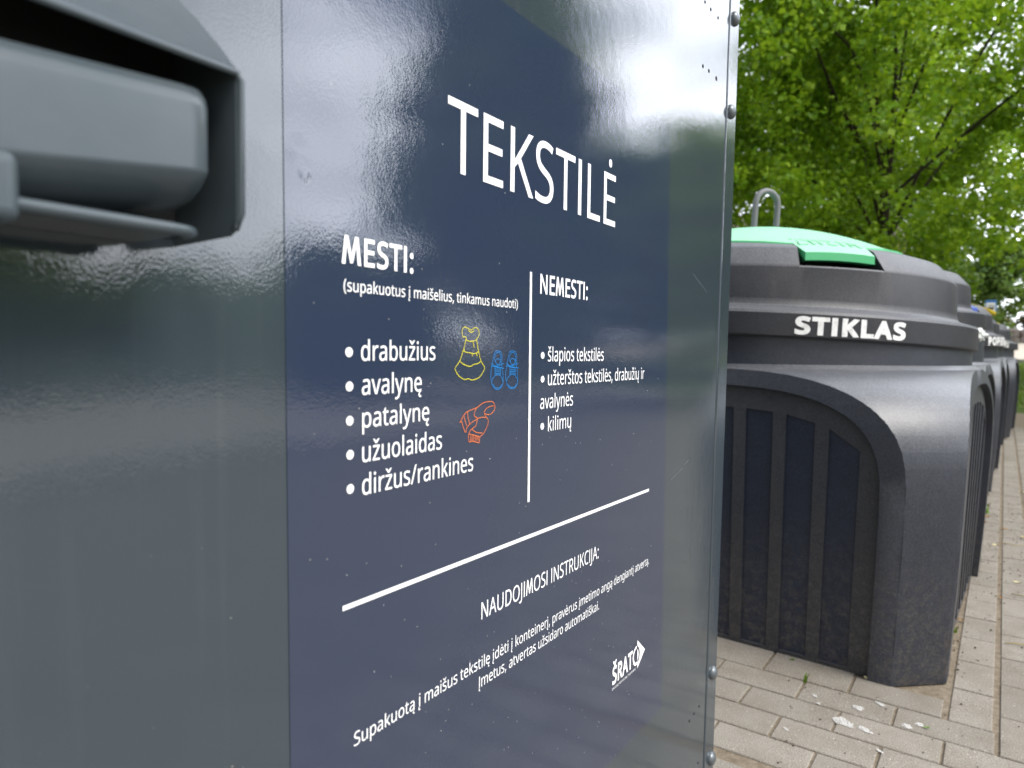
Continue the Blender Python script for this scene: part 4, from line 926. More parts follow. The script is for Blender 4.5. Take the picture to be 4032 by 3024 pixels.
def container_body():
    mb = MB()
    out = arch(.603, .48, .835, 3.1); inn = arch(.545, .46, .787, 3.3)
    n = len(out)
    DEP = .022; mi = []
    slots = []
    for k in range(-4, 5):
        c = .113 * k; h = .0385
        zl = lambda p: (.46 + (.787 - .46) * max(0, 1 - (min(abs(p), .5449) / .545) ** 3.3) ** (1 / 3.3)) - .066
        slots.append([(c - h, .012), (c + h, .012), (c + h, min(.725, zl(c + h))), (c - h, min(.725, zl(c - h)))])
    # triangulated recessed panel with the slots left out
    loop = inn
    verts = [Vector((p, z)) for p, z in loop]
    edges = [(i, (i + 1) % len(loop)) for i in range(len(loop))]
    for s in slots:
        b0 = len(verts); verts += [Vector(q) for q in s]; edges += [(b0 + i, b0 + (i + 1) % 4) for i in range(4)]
    r = geometry.delaunay_2d_cdt(verts, edges, [], 1, 1e-6)
    pv, pf = r[0], r[2]
    keep = []
    for f in pf:
        cx = sum(pv[i].x for i in f) / len(f); cz = sum(pv[i].y for i in f) / len(f)
        if not any(s[0][0] < cx < s[1][0] and s[0][1] < cz < max(s[2][1], s[3][1]) - .0 and cz < s[3][1] + (s[2][1] - s[3][1]) * (cx - s[0][0]) / .077 for s in slots): keep.append(f)
    for q in range(4):
        ca, sa = [(0, -1), (1, 0), (0, 1), (-1, 0)][q]          # outward direction of this face
        T = lambda p, d, z: (ca * (A - d) - sa * p, sa * (A - d) + ca * p, z)
        mb.add([T(p, 0, z) for p, z in out] + [T(p, 0, z) for p, z in inn], [(i, i + 1, n + i + 1, n + i) for i in range(n - 1)])
        mb.add([T(p, 0, z) for p, z in inn] + [T(p, DEP, z) for p, z in inn], [(i, i + 1, n + i + 1, n + i) for i in range(n - 1)])
        mi.append((len(mb.f), len(mb.f) + len(keep), 1)); mb.add([T(v.x, DEP, v.y) for v in pv], [tuple(f) for f in keep])
        for s in slots:
            mi.append((len(mb.f), len(mb.f) + 5, 2))
            mb.add([T(p, DEP, z) for p, z in s] + [T(p, DEP + .005, z) for p, z in s], [(4, 5, 6, 7)] + [(i, (i + 1) % 4, 4 + (i + 1) % 4, 4 + i) for i in range(4)])
        # corner: flat chamfer low down, rolling into the shoulder
        zs = [0, .12, .24, .36, .48] + [.48 + .355 * v for v in (.15, .3, .42, .54, .64, .73, .81, .87, .92, .955, .98, .993, 1.)]
        NS = 14
        vs = []
        for z in zs:
            h = hw_out(z); a0 = math.atan2(h, A); Rr = math.hypot(h, A)
            for k in range(NS + 1):
                a = a0 + (math.pi / 2 - 2 * a0) * k / NS
                flat = Rr * math.cos(math.pi / 4 - a0) / math.cos(a - math.pi / 4)
                w = min(1., max(0., (z - .3) / .25))
                r_ = flat * (1 - w) + Rr * w
                cx, cy = r_ * math.cos(a), r_ * math.sin(a)
                vs.append((ca * cx - sa * cy, sa * cx + ca * cy, z))
        mb.add(vs, [(i * (NS + 1) + k, i * (NS + 1) + k + 1, (i + 1) * (NS + 1) + k + 1, (i + 1) * (NS + 1) + k) for i in range(len(zs) - 1) for k in range(NS)], True)
    mb.revolve([(A, .835), (.714, .841), (.708, .848), (.705, .86), (.705, .985), (.68, .985), (.68, .90)], 72)
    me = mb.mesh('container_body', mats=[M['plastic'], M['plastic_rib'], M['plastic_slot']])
    for a_, b_, k_ in mi:
        for p_ in range(a_, b_): me.polygons[p_].material_index = k_
    bm = bmesh.new(); bm.from_mesh(me)
    bmesh.ops.remove_doubles(bm, verts=bm.verts, dist=2e-4)
    for v in bm.verts:                                  # the walls flare towards the shoulder
        z = v.co.z
        k = 1 + .038 * ((1 - (max(0., .64 - z) / .64) ** 1.6) if z < .64 else max(0., 1 - ((z - .64) / .222) ** 2))
        v.co.x *= k; v.co.y *= k; v.co.z *= 1.016 if z < .86 else 1.0
    bmesh.ops.recalc_face_normals(bm, faces=bm.faces)
    bm.to_mesh(me); bm.free()
    me.polygons.foreach_set('use_smooth', [True] * len(me.polygons))
    me.set_sharp_from_angle(angle=R(38))
    return me


def dome(r): return 1.372 - .105 * (r / .47) ** 2 if r < .47 else 1.267 - .20 * (r - .47) / .15 * .26 - .0


def container_lid():
    """revolved cover; mouth cut into the chamfer at local +x"""
    mb = MB()
    norm = [(.700, .955), (.700, .941), (.735, .941), (.739, .946), (.737, 1.012), (.731, 1.021), (.684, 1.034), (.676, 1.042), (.671, 1.060), (.664, 1.158), (.660, 1.166), (.612, 1.222), (.606, 1.227), (.55, 1.246), (.50, 1.259), (.47, 1.267), (.40, 1.296), (.30, 1.329), (.2, 1.353), (.1, 1.367), (.001, 1.372)]
    J = 10                                             # index of the drum's top edge
    hm = .20
    mouth = norm[:J] + [(.660, 1.163), (.618, 1.168), (.606, 1.160), (.600, 1.09), (.46, 1.09), (.455, 1.255), (.40, 1.2955)] + norm[17:]
    N = 72
    a = hm
    def ring(prof, a0, a1, n):
        vs = [(r * math.cos(a0 + (a1 - a0) * k / n), r * math.sin(a0 + (a1 - a0) * k / n), z) for r, z in prof for k in range(n + 1)]
        m = n + 1
        mb.add(vs, [(i * m + k, i * m + k + 1, (i + 1) * m + k + 1, (i + 1) * m + k) for i in range(len(prof) - 1) for k in range(n)], True)
    ring(norm, hm, 2 * math.pi - hm, 80)
    ring(mouth, -hm, hm, 10)
    for s in (-1, 1):
        ca, sa = math.cos(hm), math.sin(hm) * s
        poly = norm[J - 1:17] + mouth[J:J + 7][::-1]
        mb.add([(r * ca, r * sa, z) for r, z in poly], [tuple(range(len(poly)))[::s]])
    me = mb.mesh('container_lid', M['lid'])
    bm = bmesh.new(); bm.from_mesh(me)
    bmesh.ops.remove_doubles(bm, verts=bm.verts, dist=1e-4)
    bmesh.ops.recalc_face_normals(bm, faces=bm.faces)
    bm.to_mesh(me); bm.free()
    me.polygons.foreach_set('use_smooth', [True] * len(me.polygons))
    me.set_sharp_from_angle(angle=R(30))
    return me


def hatch_mesh():
    """round cover following the dome, with a square tongue hanging over the mouth"""
    NA = 120; NR = 12
    hz = lambda r: (1.372 - .105 * (r / .47) ** 2 + .007) if r < .47 else (1.274 - (r - .47) * .28 if r < .55 else 1.2516 - (r - .55) * .5)
    def rho(a):
        a = (a + math.pi) % (2 * math.pi) - math.pi
        if abs(a) < 1.2:
            t = min((.630) / math.cos(a), 0.108 / max(abs(math.sin(a)), 1e-6))
            t = max(t, .47 + .10 * math.exp(-(a / .75) ** 2))
            return t
        return .47 + .10 * math.exp(-(a / .75) ** 2)
    angs = sorted(set([2 * math.pi * k / NA for k in range(NA)] + [math.atan2(0.108, .63), 2 * math.pi - math.atan2(0.108, .63), math.asin(0.108 / .47), 2 * math.pi - math.asin(0.108 / .47)]))
    mb = MB(); n = len(angs)
    vs = [(0, 0, hz(0))]
    for j in range(1, NR + 1):
        for a in angs:
            r = rho(a) * j / NR
            vs.append((r * math.cos(a), r * math.sin(a), hz(r)))
    fs = [(0, 1 + k, 1 + (k + 1) % n) for k in range(n)]
    fs += [(1 + j * n + k, 1 + (j + 1) * n + k, 1 + (j + 1) * n + (k + 1) % n, 1 + j * n + (k + 1) % n) for j in range(NR - 1) for k in range(n)]
    mb.add(vs, fs, True)
    last = [vs[1 + (NR - 1) * n + k] for k in range(n)]
    low = []
    for (x, y, z), a in zip(last, angs):
        r = rho(a)
        d = .006 if r <= .571 else .006 + .019 * min(1, (r - .571) / .05)
        k = 1.004
        low.append((x * k, y * k, z - d))
    mb.add(last + low, [(k, n + k, n + (k + 1) % n, (k + 1) % n) for k in range(n)])
    cz = [(x * .93, y * .93, z) for x, y, z in low]
    mb.add(low + cz, [(k, n + k, n + (k + 1) % n, (k + 1) % n) for k in range(n)])
    me = mb.mesh('hatch')
    bm = bmesh.new(); bm.from_mesh(me); bmesh.ops.remove_doubles(bm, verts=bm.verts, dist=1e-5); bmesh.ops.recalc_face_normals(bm, faces=bm.faces); bm.to_mesh(me); bm.free()
    me.polygons.foreach_set('use_smooth', [True] * len(me.polygons)); me.set_sharp_from_angle(angle=R(28))
    return me, hz


BODY_ME = container_body()
LID_ME = container_lid()
HATCH_ME, HZ = hatch_mesh()
_lp = MB()
_lp.tube([(0, -.053, 1.30), (0, -.053, 1.482)] + [(0, -.053 * math.cos(R(a)), 1.482 + .053 * math.sin(R(a))) for a in range(15, 180, 15)] + [(0, .053, 1.482), (0, .053, 1.30)], .0118, 12)
LOOP_ME = _lp.mesh('lifting_loop', M['loop'])


def ring_letters(body, width, size, ang, z, bold, r=.7395, depth=.0012, track=.01):
    V, F, lo, hi = text_poly(body, bold, track, 3)
    k = width / (hi - lo)
    mid = (lo + hi) / 2
    me = bpy.data.meshes.new('label_letters')
    rr = lambda vy: r - (vy * size / .802 + z - .946) * .03
    vs = []
    for d in (depth, 0):
        for vx, vy, li in V:
            a = ang + (vx - mid) * k / r
            d += 0
            vs.append(((rr(vy) + d + li * 1.5e-4) * math.cos(a), (rr(vy) + d + li * 1.5e-4) * math.sin(a), z + vy * size / .802))
    me.from_pydata(vs[:len(V)], [], F)
    me.materials.append(M['label_white'])
    return me


def embossed(body, m):
    V, F, lo, hi = text_poly(body, 0, .06, 3)
    me = bpy.data.meshes.new('embossed_letters')
    k = .20 / (hi - lo)
    vs = []
    for vx, vy, li in V:
        y = (vx - (lo + hi) / 2) * k; x = .565 - vy * .16
        vs.append((x, y, HZ(math.hypot(x, y)) + .0012))
    nv = len(vs)
    me.from_pydata(vs + [(x, y, z - .006) for x, y, z in vs], [], F)
    bm = bmesh.new(); bm.from_mesh(me)
    bmesh.ops.delete(bm, geom=[v for v in bm.verts if not v.link_faces], context='VERTS')
    r = bmesh.ops.extrude_face_region(bm, geom=list(bm.faces))
    for g in r['geom']:
        if isinstance(g, bmesh.types.BMVert): g.co.z -= .003
    bmesh.ops.recalc_face_normals(bm, faces=bm.faces)
    bm.to_mesh(me); bm.free()
    me.materials.append(m)
    return me


def make_container(loc, rz, lid_ang, hatch, label, text=None, width=.347, lid_lift=0., lid_shift=(0, 0), tilt=(0, 0), text_ang=None, loop_ang=0., ajar=0.):
    t = empty('recycling_container', loc, R(rz))
    tag(t, label, 'recycling bin', 'grey recycling containers in a row')
    link('body', BODY_ME, t)
    lid = link('lid', LID_ME, t)
    lid.matrix_local = Matrix.Translation((lid_shift[0], lid_shift[1], lid_lift + .96)) @ Matrix.Rotation(tilt[0], 4, 'X') @ Matrix.Rotation(tilt[1], 4, 'Y') @ Matrix.Translation((0, 0, -.96)) @ Matrix.Rotation(R(lid_ang - rz), 4, 'Z')
    if hatch:
        h = link('hatch', None or HATCH_ME.copy(), lid)
        h.location.z = ajar
        h.data.materials.clear(); h.data.materials.append(hatch)
    if loop_ang is not None:
        lo = link('lifting_loop', LOOP_ME, lid); lo.rotation_euler = (0, 0, R(loop_ang))
    if text:
        link('label_letters', ring_letters(text, width, .0640 if width < .4 else .070, R((text_ang if text_ang is not None else lid_ang) - lid_ang), .955, .050), lid)
    return t, lid


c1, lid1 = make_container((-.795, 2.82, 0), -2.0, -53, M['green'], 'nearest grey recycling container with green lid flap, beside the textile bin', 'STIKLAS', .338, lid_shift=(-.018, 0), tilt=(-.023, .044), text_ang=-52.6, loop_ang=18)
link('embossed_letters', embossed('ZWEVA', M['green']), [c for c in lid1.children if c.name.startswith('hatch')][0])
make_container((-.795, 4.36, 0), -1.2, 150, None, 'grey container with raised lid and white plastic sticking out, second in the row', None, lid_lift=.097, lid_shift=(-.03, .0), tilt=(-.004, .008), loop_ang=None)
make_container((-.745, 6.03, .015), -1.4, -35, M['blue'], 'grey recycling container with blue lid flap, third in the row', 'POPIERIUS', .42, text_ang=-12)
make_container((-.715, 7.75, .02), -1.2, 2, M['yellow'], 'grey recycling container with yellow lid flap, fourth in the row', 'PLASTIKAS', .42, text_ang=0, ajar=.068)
make_container((-.620, 9.75, .02), -2.5, 20, M['yellow'], 'farthest grey recycling container at the end of the row', 'PLASTIKAS', .42, text_ang=14)

# crumpled white bag squeezed out under the raised lid
random.seed(3)
bm = bmesh.new()
bmesh.ops.create_icosphere(bm, subdivisions=4, radius=1)
from mathutils import noise as mnoise
for v in bm.verts:
    p = v.co.copy()
    d = 1 + .35 * mnoise.noise(p * 1.7) + .3 * abs(mnoise.noise(p * 4.1 + Vector((3, 1, 7)))) - .1
    v.co = Vector((p.x * .050 * d, p.y * .09 * d, p.z * .030 * d + .010 * mnoise.noise(p * 6)))
me = bpy.data.meshes.new('plastic_bag'); bm.to_mesh(me); bm.free()
me.materials.append(M['film_bag'])
bag = link('plastic_bag', me)
bag.location = (-.130, 4.10, 1.000)
bag.rotation_euler = (.1, .1, .35)
tag(bag, 'crumpled white plastic bag squeezed under the raised container lid', 'plastic bag')

# ------------------------------------------------------------------ trees
def leaf_mat(name, dark, mid, light, trans=.45):
    m = bpy.data.materials.new(name); m.use_nodes = True
    t = m.node_tree; p = t.nodes['Principled BSDF']; out = t.nodes['Material Output']
    g = nnode(t, 'ShaderNodeNewGeometry')
    f = noise(t, .9, 3, .6)
    s = mathn(t, 'ADD', mathn(t, 'MULTIPLY', g.outputs['Random Per Island'], .55), mathn(t, 'MULTIPLY', f, .45))
    c = ramp(t, s, [(.15, dark), (.5, mid), (.85, light)])
    t.links.new(c, p.inputs['Base Color'])
    p.inputs['Roughness'].default_value = .42
    p.inputs['Specular IOR Level'].default_value = .4
    tr = nnode(t, 'ShaderNodeBsdfTranslucent')
    t.links.new(mixc(t, .5, c, (.30, .40, .02)), tr.inputs['Color'])
    mx = nnode(t, 'ShaderNodeMixShader'); mx.inputs[0].default_value = trans
    t.links.new(p.outputs[0], mx.inputs[1]); t.links.new(tr.outputs[0], mx.inputs[2])
    t.links.new(mx.outputs[0], out.inputs['Surface'])
    return m


M['bark'] = mat('tree_bark', (.05, .04, .03), .95, spec=.1, fn=lambda t, p: (t.links.new(ramp(t, noise(t, 12, 4, .7, stretch=(3, 3, .5)), [(.35, (.022, .018, .014)), (.7, (.075, .06, .045))]), p.inputs['Base Color'])))
M['leaf'] = leaf_mat('maple_leaves', (.080, .185, .007), (.20, .385, .014), (.42, .57, .035))
M['leaf_deep'] = leaf_mat('deep_green_leaves', (.035, .11, .008), (.10, .24, .012), (.26, .44, .02), .45)
M['leaf_far'] = leaf_mat('pale_green_leaves', (.05, .11, .03), (.09, .18, .04), (.15, .25, .05), .35)
M['leaf_brown'] = leaf_mat('brown_hedge_leaves', (.05, .033, .018), (.095, .06, .03), (.13, .10, .045), .2)


def leaves_mesh(name, cent, rad, per, size, rng, m, flat=.75, droop=.5):
    """many small kite-shaped leaves round the given clump centres"""
    cent = np.asarray(cent); K = len(cent)
    rad = np.broadcast_to(np.asarray(rad, float), (K,))
    N = K * per
    c = np.repeat(cent, per, 0); rr = np.repeat(rad, per)
    d = rng.normal(size=(N, 3)); d /= np.linalg.norm(d, axis=1)[:, None]
    d *= (rng.random(N) ** .45)[:, None]
    d[:, 2] *= flat
    pos = c + d * rr[:, None]
    nrm = rng.normal(size=(N, 3)) * .75 + np.array([0, 0, .85]) + d * .7
    nrm /= np.linalg.norm(nrm, axis=1)[:, None]
    ax = rng.normal(size=(N, 3)) + d * 1.0 + np.array([0, 0, -droop])
    ax -= nrm * (ax * nrm).sum(1)[:, None]; ax /= np.linalg.norm(ax, axis=1)[:, None]
    bx = np.cross(nrm, ax)
    L = (size * rng.uniform(.65, 1.35, N))[:, None]
    W = L * rng.uniform(.34, .52, N)[:, None]
    v = np.empty((N, 4, 3))
    v[:, 0] = pos - ax * L * .5
    v[:, 1] = pos + bx * W - ax * L * .02 + nrm * L * .06
    v[:, 2] = pos + ax * L * .55 - nrm * L * .10
    v[:, 3] = pos - bx * W - ax * L * .02 + nrm * L * .06
    me = bpy.data.meshes.new(name)
    me.vertices.add(N * 4); me.vertices.foreach_set('co', v.reshape(-1))
    me.loops.add(N * 4); me.loops.foreach_set('vertex_index', np.arange(N * 4, dtype=np.int32))
    me.polygons.add(N); me.polygons.foreach_set('loop_start', np.arange(0, N * 4, 4, dtype=np.int32))
    me.polygons.foreach_set('loop_total', np.full(N, 4, dtype=np.int32))
    me.materials.append(m)
    me.update(calc_edges=True)
    return me


def tree(name, loc, H, Rc, zb, seed, per, size, label, m, fork=.33, nl=9, clump=.42, trunk=.16, cat='tree', dens=1.0, group=None, extra=0, top=1.0, cone=0.):
    rng = np.random.default_rng(seed)
    t = empty(name, loc); tag(t, label, cat, group)
    mb = MB()
    zf = H * fork
    lean_ = rng.normal(size=2) * .15
    tp = [(0, 0, -.1), (lean_[0] * .3, lean_[1] * .3, zf * .4), (lean_[0], lean_[1], zf), (lean_[0] * 1.5 + .1, lean_[1] * 1.5, H * .62), (lean_[0] * 2, lean_[1] * 2, H * .86)]
    mb.tube(tp, [trunk * 1.25, trunk, trunk * .85, trunk * .4, trunk * .08], 10)
    cz = (zb + H) / 2; hz = (H - zb) / 2
    cents = []
    for i in range(nl):
        az = 2 * math.pi * (i / nl) + rng.uniform(-.35, .35)
        el = rng.uniform(-.15, 1.15) if i % 3 else rng.uniform(.7, 1.3)
        z0 = zf * rng.uniform(.75, 1.35)
        tip = np.array([math.cos(az) * math.cos(el) * Rc * rng.uniform(.75, .98), math.sin(az) * math.cos(el) * Rc * rng.uniform(.75, .98), cz + math.sin(el) * hz * rng.uniform(.7, .95)])
        st_ = np.array([lean_[0], lean_[1], z0])
        pts_ = []
        bend = rng.normal(size=3) * .25 * Rc * .4
        for k in range(8):
            u = k / 7
            q = st_ * (1 - u) + tip * u + bend * math.sin(math.pi * u) + np.array([0, 0, .22 * Rc * math.sin(math.pi * u)])
            pts_.append(q)
        mb.tube(pts_, [trunk * .34 * (1 - u / 7 * .9) for u in range(8)], 7)
        for k in range(int(7 * dens)):
            u = rng.uniform(.28, 1)
            j = min(6, int(u * 7)); f = u * 7 - j
            p0 = pts_[j] * (1 - f) + pts_[j + 1] * f
            dv = rng.normal(size=3); dv[2] *= .6; dv /= np.linalg.norm(dv)
            ln = Rc * rng.uniform(.16, .42)
            p1 = p0 + dv * ln * .5 + np.array([0, 0, .10 * ln]); p2 = p0 + dv * ln + np.array([0, 0, -.10 * ln])
            mb.tube([p0, p1, p2], [trunk * .16, trunk * .10, trunk * .03], 5, cap=False)
            for q in np.linspace(.35, 1.05, 4):
                cents.append(p0 * (1 - q) ** 2 + 2 * p1 * q * (1 - q) + p2 * q * q + rng.normal(size=3) * .12)
    for k in range(extra):                                # twigs filling the shell of the crown
        d = rng.normal(size=3); d /= np.linalg.norm(d); r = rng.uniform(.55, 1.0)
        cents.append(np.array([d[0] * Rc * r, d[1] * Rc * r, cz + d[2] * hz * r * top]))
    cents = np.array(cents)
    if cone:
        k = 1 - cone * np.clip((cents[:, 2] - zb) / (H - zb), 0, 1) ** 1.2
        cents[:, :2] *= k[:, None]
    mb.build('trunk', M['bark'], t, weld=False)
    sc_ = rng.uniform(.6, 1.35, len(cents)) * clump
    link('crown', leaves_mesh('crown', cents, sc_, per, size, rng, m), t)
    return t


# the big maple just behind the far end of the row, and its neighbours
tree('maple_tree', (-1.95, 14.5, 0), 9.6, 5.0, 1.55, 11, 138, .090, 'large bright green maple with forked dark trunk behind the far containers', M['leaf'], fork=.36, nl=13, clump=.50, trunk=.10, extra=470)
tree('dense_tree', (-8.2, 13.5, 0), 10.5, 4.3, .8, 5, 130, .085, 'deep green broad tree on the left behind the nearest container', M['leaf_deep'], nl=12, clump=.5, trunk=.2, extra=380)
tree('dense_tree', (-13.0, 24, .35), 12, 5.5, .6, 6, 60, .2, 'deep green tree standing farther back behind the broad tree', M['leaf_deep'], nl=12, clump=.75, trunk=.25, extra=330)
tree('maple_tree', (-4.6, 27, .5), 12, 5.0, 2.4, 7, 60, .2, 'mid green maple seen through the gaps of the large maple', M['leaf'], nl=12, clump=.7, trunk=.22, extra=260)
tree('young_tree', (-.55, 52, 1.5), 6.5, 2.6, .9, 8, 60, .22, 'pale green young tree far behind the bus stop sign', M['leaf_far'], nl=9, clump=.55, trunk=.1, extra=90)
tree('young_tree', (-5.5, 64, 2.0), 10, 4.5, .9, 9, 60, .32, 'pale green tree beyond the far road', M['leaf_far'], nl=9, clump=.8, trunk=.16, extra=110)
# trees along the street on the open side (they show mirrored in the glossy bin)
tree('street_tree', (7.0, 11.6, 0), 8.6, 2.7, .9, 21, 80, .17, 'tall pointed street tree across the pavement, mirrored in the bin above the notice heading', M['leaf_deep'], nl=11, clump=.55, trunk=.15, extra=330, cone=.42)
tree('street_shrub', (9.9, 10.0, 0), 2.7, 1.8, .2, 22, 60, .2, 'bushy shrub beside the tall street tree', M['leaf_deep'], nl=8, clump=.5, trunk=.07, extra=160, cat='shrub')
for i, (x, y, h_, r_) in enumerate([(6.4, 20.5, 7.6, 2.7), (9.6, 21, 7.9, 3.2), (13.5, 24, 6.6, 3.2), (15.5, 16.5, 2.7, 2.6), (17.5, 11, 2.7, 2.6), (16.5, 5.5, 2.8, 2.4), (4.6, 24, 8.0, 2.4)]):
    tree('roadside_tree', (x, y, .0 if y < 15 else .042 * (y - 15)), h_, r_, .3, 30 + i, 55, .24, 'green roadside tree in the line along the street', M['leaf'], nl=8, clump=.62, trunk=.12, extra=170, group='roadside trees along the street')

# clipped brown hedge and low stone wall far behind
def hedge(name, x0, x1, y, z, h, d, per, size, m, label, seed):
    rng = np.random.default_rng(seed)
    n = int((x1 - x0) * 16)
    c = np.c_[rng.uniform(x0, x1, n), y + rng.uniform(-d / 2, d / 2, n), z + rng.uniform(.1, h, n)]
    t = empty(name, ((x0 + x1) / 2, y, z)); tag(t, label, 'hedge')
    me = leaves_mesh('foliage', c - np.array([(x0 + x1) / 2, y, z]), .35, per, size, rng, m)
    link('foliage', me, t)
    b = MB(); [b.tube([(x0 - (x0 + x1) / 2 + (q_ + .5) * .6, 0, -.1), (x0 - (x0 + x1) / 2 + (q_ + .5) * .6 + .1, .05, h * .8)], [.04, .012], 6) for q_ in range(int((x1 - x0) / .6))]; b.build('branches', M['bark'], t)
    return t


hedge('hedge', -9, 16, 61, terrain(0, 61), 1.75, 1.2, 60, .2, M['leaf_brown'], 'brownish clipped hedge beyond the far road', 41)
hedge('hedge', -14, -3.2, 18.5, .1, 2.2, 1.2, 60, .12, M['leaf_deep'], 'low green hedge behind the broad tree on the left', 42)

random.seed(12)
wl = MB()
x = -4.0
zt = terrain(0, 57.5)
while x < 14:
    w = random.uniform(.5, .95); h_ = random.uniform(.72, .95)
    for lay in range(2):
        z0 = zt - .1 + lay * .5
        bx = [(x + random.uniform(0, .04), 57.2, z0), (x + w, 57.8, z0 + (.49 if lay == 0 else random.uniform(.42, .55)))]
        wl.box(*bx)
    x += w + .03
wm = mat('field_stone', (.30, .26, .25), .95, spec=.1, fn=lambda t, p: t.links.new(ramp(t, noise(t, 2.2, 4, .7), [(.3, (.13, .095, .085)), (.5, (.28, .24, .235)), (.7, (.44, .40, .41))]), p.inputs['Base Color']))
tag(wl.build('stone_wall', wm, bevel=.06), 'low wall of grey brown field stones across the far road', 'wall')

# ------------------------------------------------------------------ bus stop sign
bs = empty('bus_stop_sign', (-.60, 38.0, terrain(0, 38))); tag(bs, 'blue and white bus stop sign on a grey pole above the bins', 'bus stop sign')
zt = terrain(0, 30)
b = MB(); b.tube([(0, .03, -.1), (0, .03, 2.45)], .03, 10); b.build('pole', M['steel'], bs)
bs.scale = (.8, .8, 1.0)
b = MB(); b.box((-.255, -.012, 1.92), (.255, .012, 2.46)); b.build('panel', mat('sign_blue', (.035, .16, .46), .4), bs, bevel=.012)
b = MB(); b.box((-.205, -.015, 1.96), (.205, -.0125, 2.35)); PAN = b.build('white_field', mat('sign_white', (.78, .80, .80), .4), bs)
# bus pictogram
b = MB()
b.box((-.15, -.018, 2.05), (.15, -.0155, 2.25))
b.build('bus_symbol', mat('sign_black', (.02, .02, .022), .5), PAN)
b = MB()
for k in range(4): b.box((-.135 + k * .068, -.0205, 2.15), (-.08 + k * .068, -.0185, 2.22))
b.build('bus_symbol', mat('sign_window', (.76, .78, .78), .5), PAN)
for x in (-.09, .09):
    b = MB()
    b.add([(x + .032 * math.cos(R(a)), -.0205, 2.045 + .032 * math.sin(R(a))) for a in range(0, 360, 24)], [tuple(range(15))])
    b.build('bus_symbol', mat('sign_wheel', (.02, .02, .022), .5), PAN, weld=False)

# ------------------------------------------------------------------ brick house glimpsed through the leaves
hs = empty('brick_house', (-11.5, 38, terrain(0, 38)), R(8)); tag(hs, 'orange brick house glimpsed through the maple leaves', 'house')


def _brick(t, p):
    tc = nnode(t, 'ShaderNodeTexCoord'); mp = nnode(t, 'ShaderNodeMapping')
    mp.inputs['Rotation'].default_value = (R(90), 0, 0)
    t.links.new(tc.outputs['Object'], mp.inputs[0])
    bk = nnode(t, 'ShaderNodeTexBrick'); t.links.new(mp.outputs[0], bk.inputs['Vector'])
    bk.inputs['Scale'].default_value = 4; bk.inputs['Color1'].default_value = (.42, .17, .075, 1); bk.inputs['Color2'].default_value = (.34, .13, .06, 1); bk.inputs['Mortar'].default_value = (.5, .45, .4, 1)
    bk.inputs['Mortar Size'].default_value = .012
    t.links.new(bk.outputs[0], p.inputs['Base Color'])


b = MB(); b.box((-7, 0, -.3), (7, 8, 5.6)); b.build('wall', mat('orange_brick', (.4, .16, .07), .9, fn=_brick), hs)
b = MB(); b.add([(-7.5, -.5, 5.5), (7.5, -.5, 5.5), (7.5, 8.5, 5.5), (-7.5, 8.5, 5.5), (-6.5, 4, 8.2), (6.5, 4, 8.2)], [(0, 1, 5, 4), (1, 2, 5), (2, 3, 4, 5), (3, 0, 4), (0, 3, 2, 1)])
b.build('roof', mat('grey_roof_sheet', (.16, .12, .11), .7), hs)
gm = mat('window_glass', (.05, .06, .07), .08); wf = mat('window_frame_white', (.75, .75, .73), .5)
for zz in (.9, 3.4):
    for x in (-5.2, -2.6, 0, 2.6, 5.2):
        b = MB()
        for q in ((-.62, -.03, zz, -.54, .02, zz + 1.4), (.54, -.03, zz, .62, .02, zz + 1.4), (-.535, -.03, zz, .535, .02, zz + .08), (-.535, -.03, zz + 1.32, .535, .02, zz + 1.4), (-.03, -.03, zz + .085, .03, .02, zz + 1.315)):
            b.box((x + q[0], q[1], q[2]), (x + q[3], q[4], q[5]))
        w = b.build('window', wf, hs)
        b = MB(); b.box((x - .53, -.012, zz + .09), (x + .53, -.002, zz + 1.31)); b.build('pane', gm, w)

# ------------------------------------------------------------------ grass, weeds, litter on the paving
def blades(name, pts_, h, m, rng, label=None, kind='stuff', spread=.012, n=7):
    V = []; F = []
    for (x, y, z) in pts_:
        for k in range(n):
            a = rng.uniform(0, 6.283); hh = h * rng.uniform(.5, 1.3); w = .0035 + h * .03; bx, by = x + rng.normal() * spread, y + rng.normal() * spread
            lx, ly = math.cos(a) * hh * .55, math.sin(a) * hh * .55
            px, py = -math.sin(a) * w, math.cos(a) * w
            b0 = len(V)
            V += [(bx - px, by - py, z), (bx + px, by + py, z), (bx + lx * .45 + px * .7, by + ly * .45 + py * .7, z + hh * .65), (bx + lx * .45 - px * .7, by + ly * .45 - py * .7, z + hh * .65), (bx + lx, by + ly, z + hh)]
            F += [(b0, b0 + 1, b0 + 2, b0 + 3), (b0 + 3, b0 + 2, b0 + 4)]
    me = bpy.data.meshes.new(name); me.from_pydata(V, [], F); me.materials.append(m)
    o = link(name, me)
    return tag(o, label, None, None, kind)


rng = np.random.default_rng(77)
M['grass'] = leaf_mat('grass_blades', (.05, .10, .012), (.09, .17, .02), (.15, .24, .03), .3)
gp = []
for _ in range(5200):
    x, y = rng.uniform(-2.5, 3.6), rng.uniform(13.0, 30)
    if math.sin(x * 1.1 + y * .8) + math.sin(y * 1.7) * .6 + rng.normal() * .35 > -.35 or y > 17.5: gp.append((x, y, terrain(x, y)))
blades('grass', gp, .11, M['grass'], rng, spread=.05, n=8)

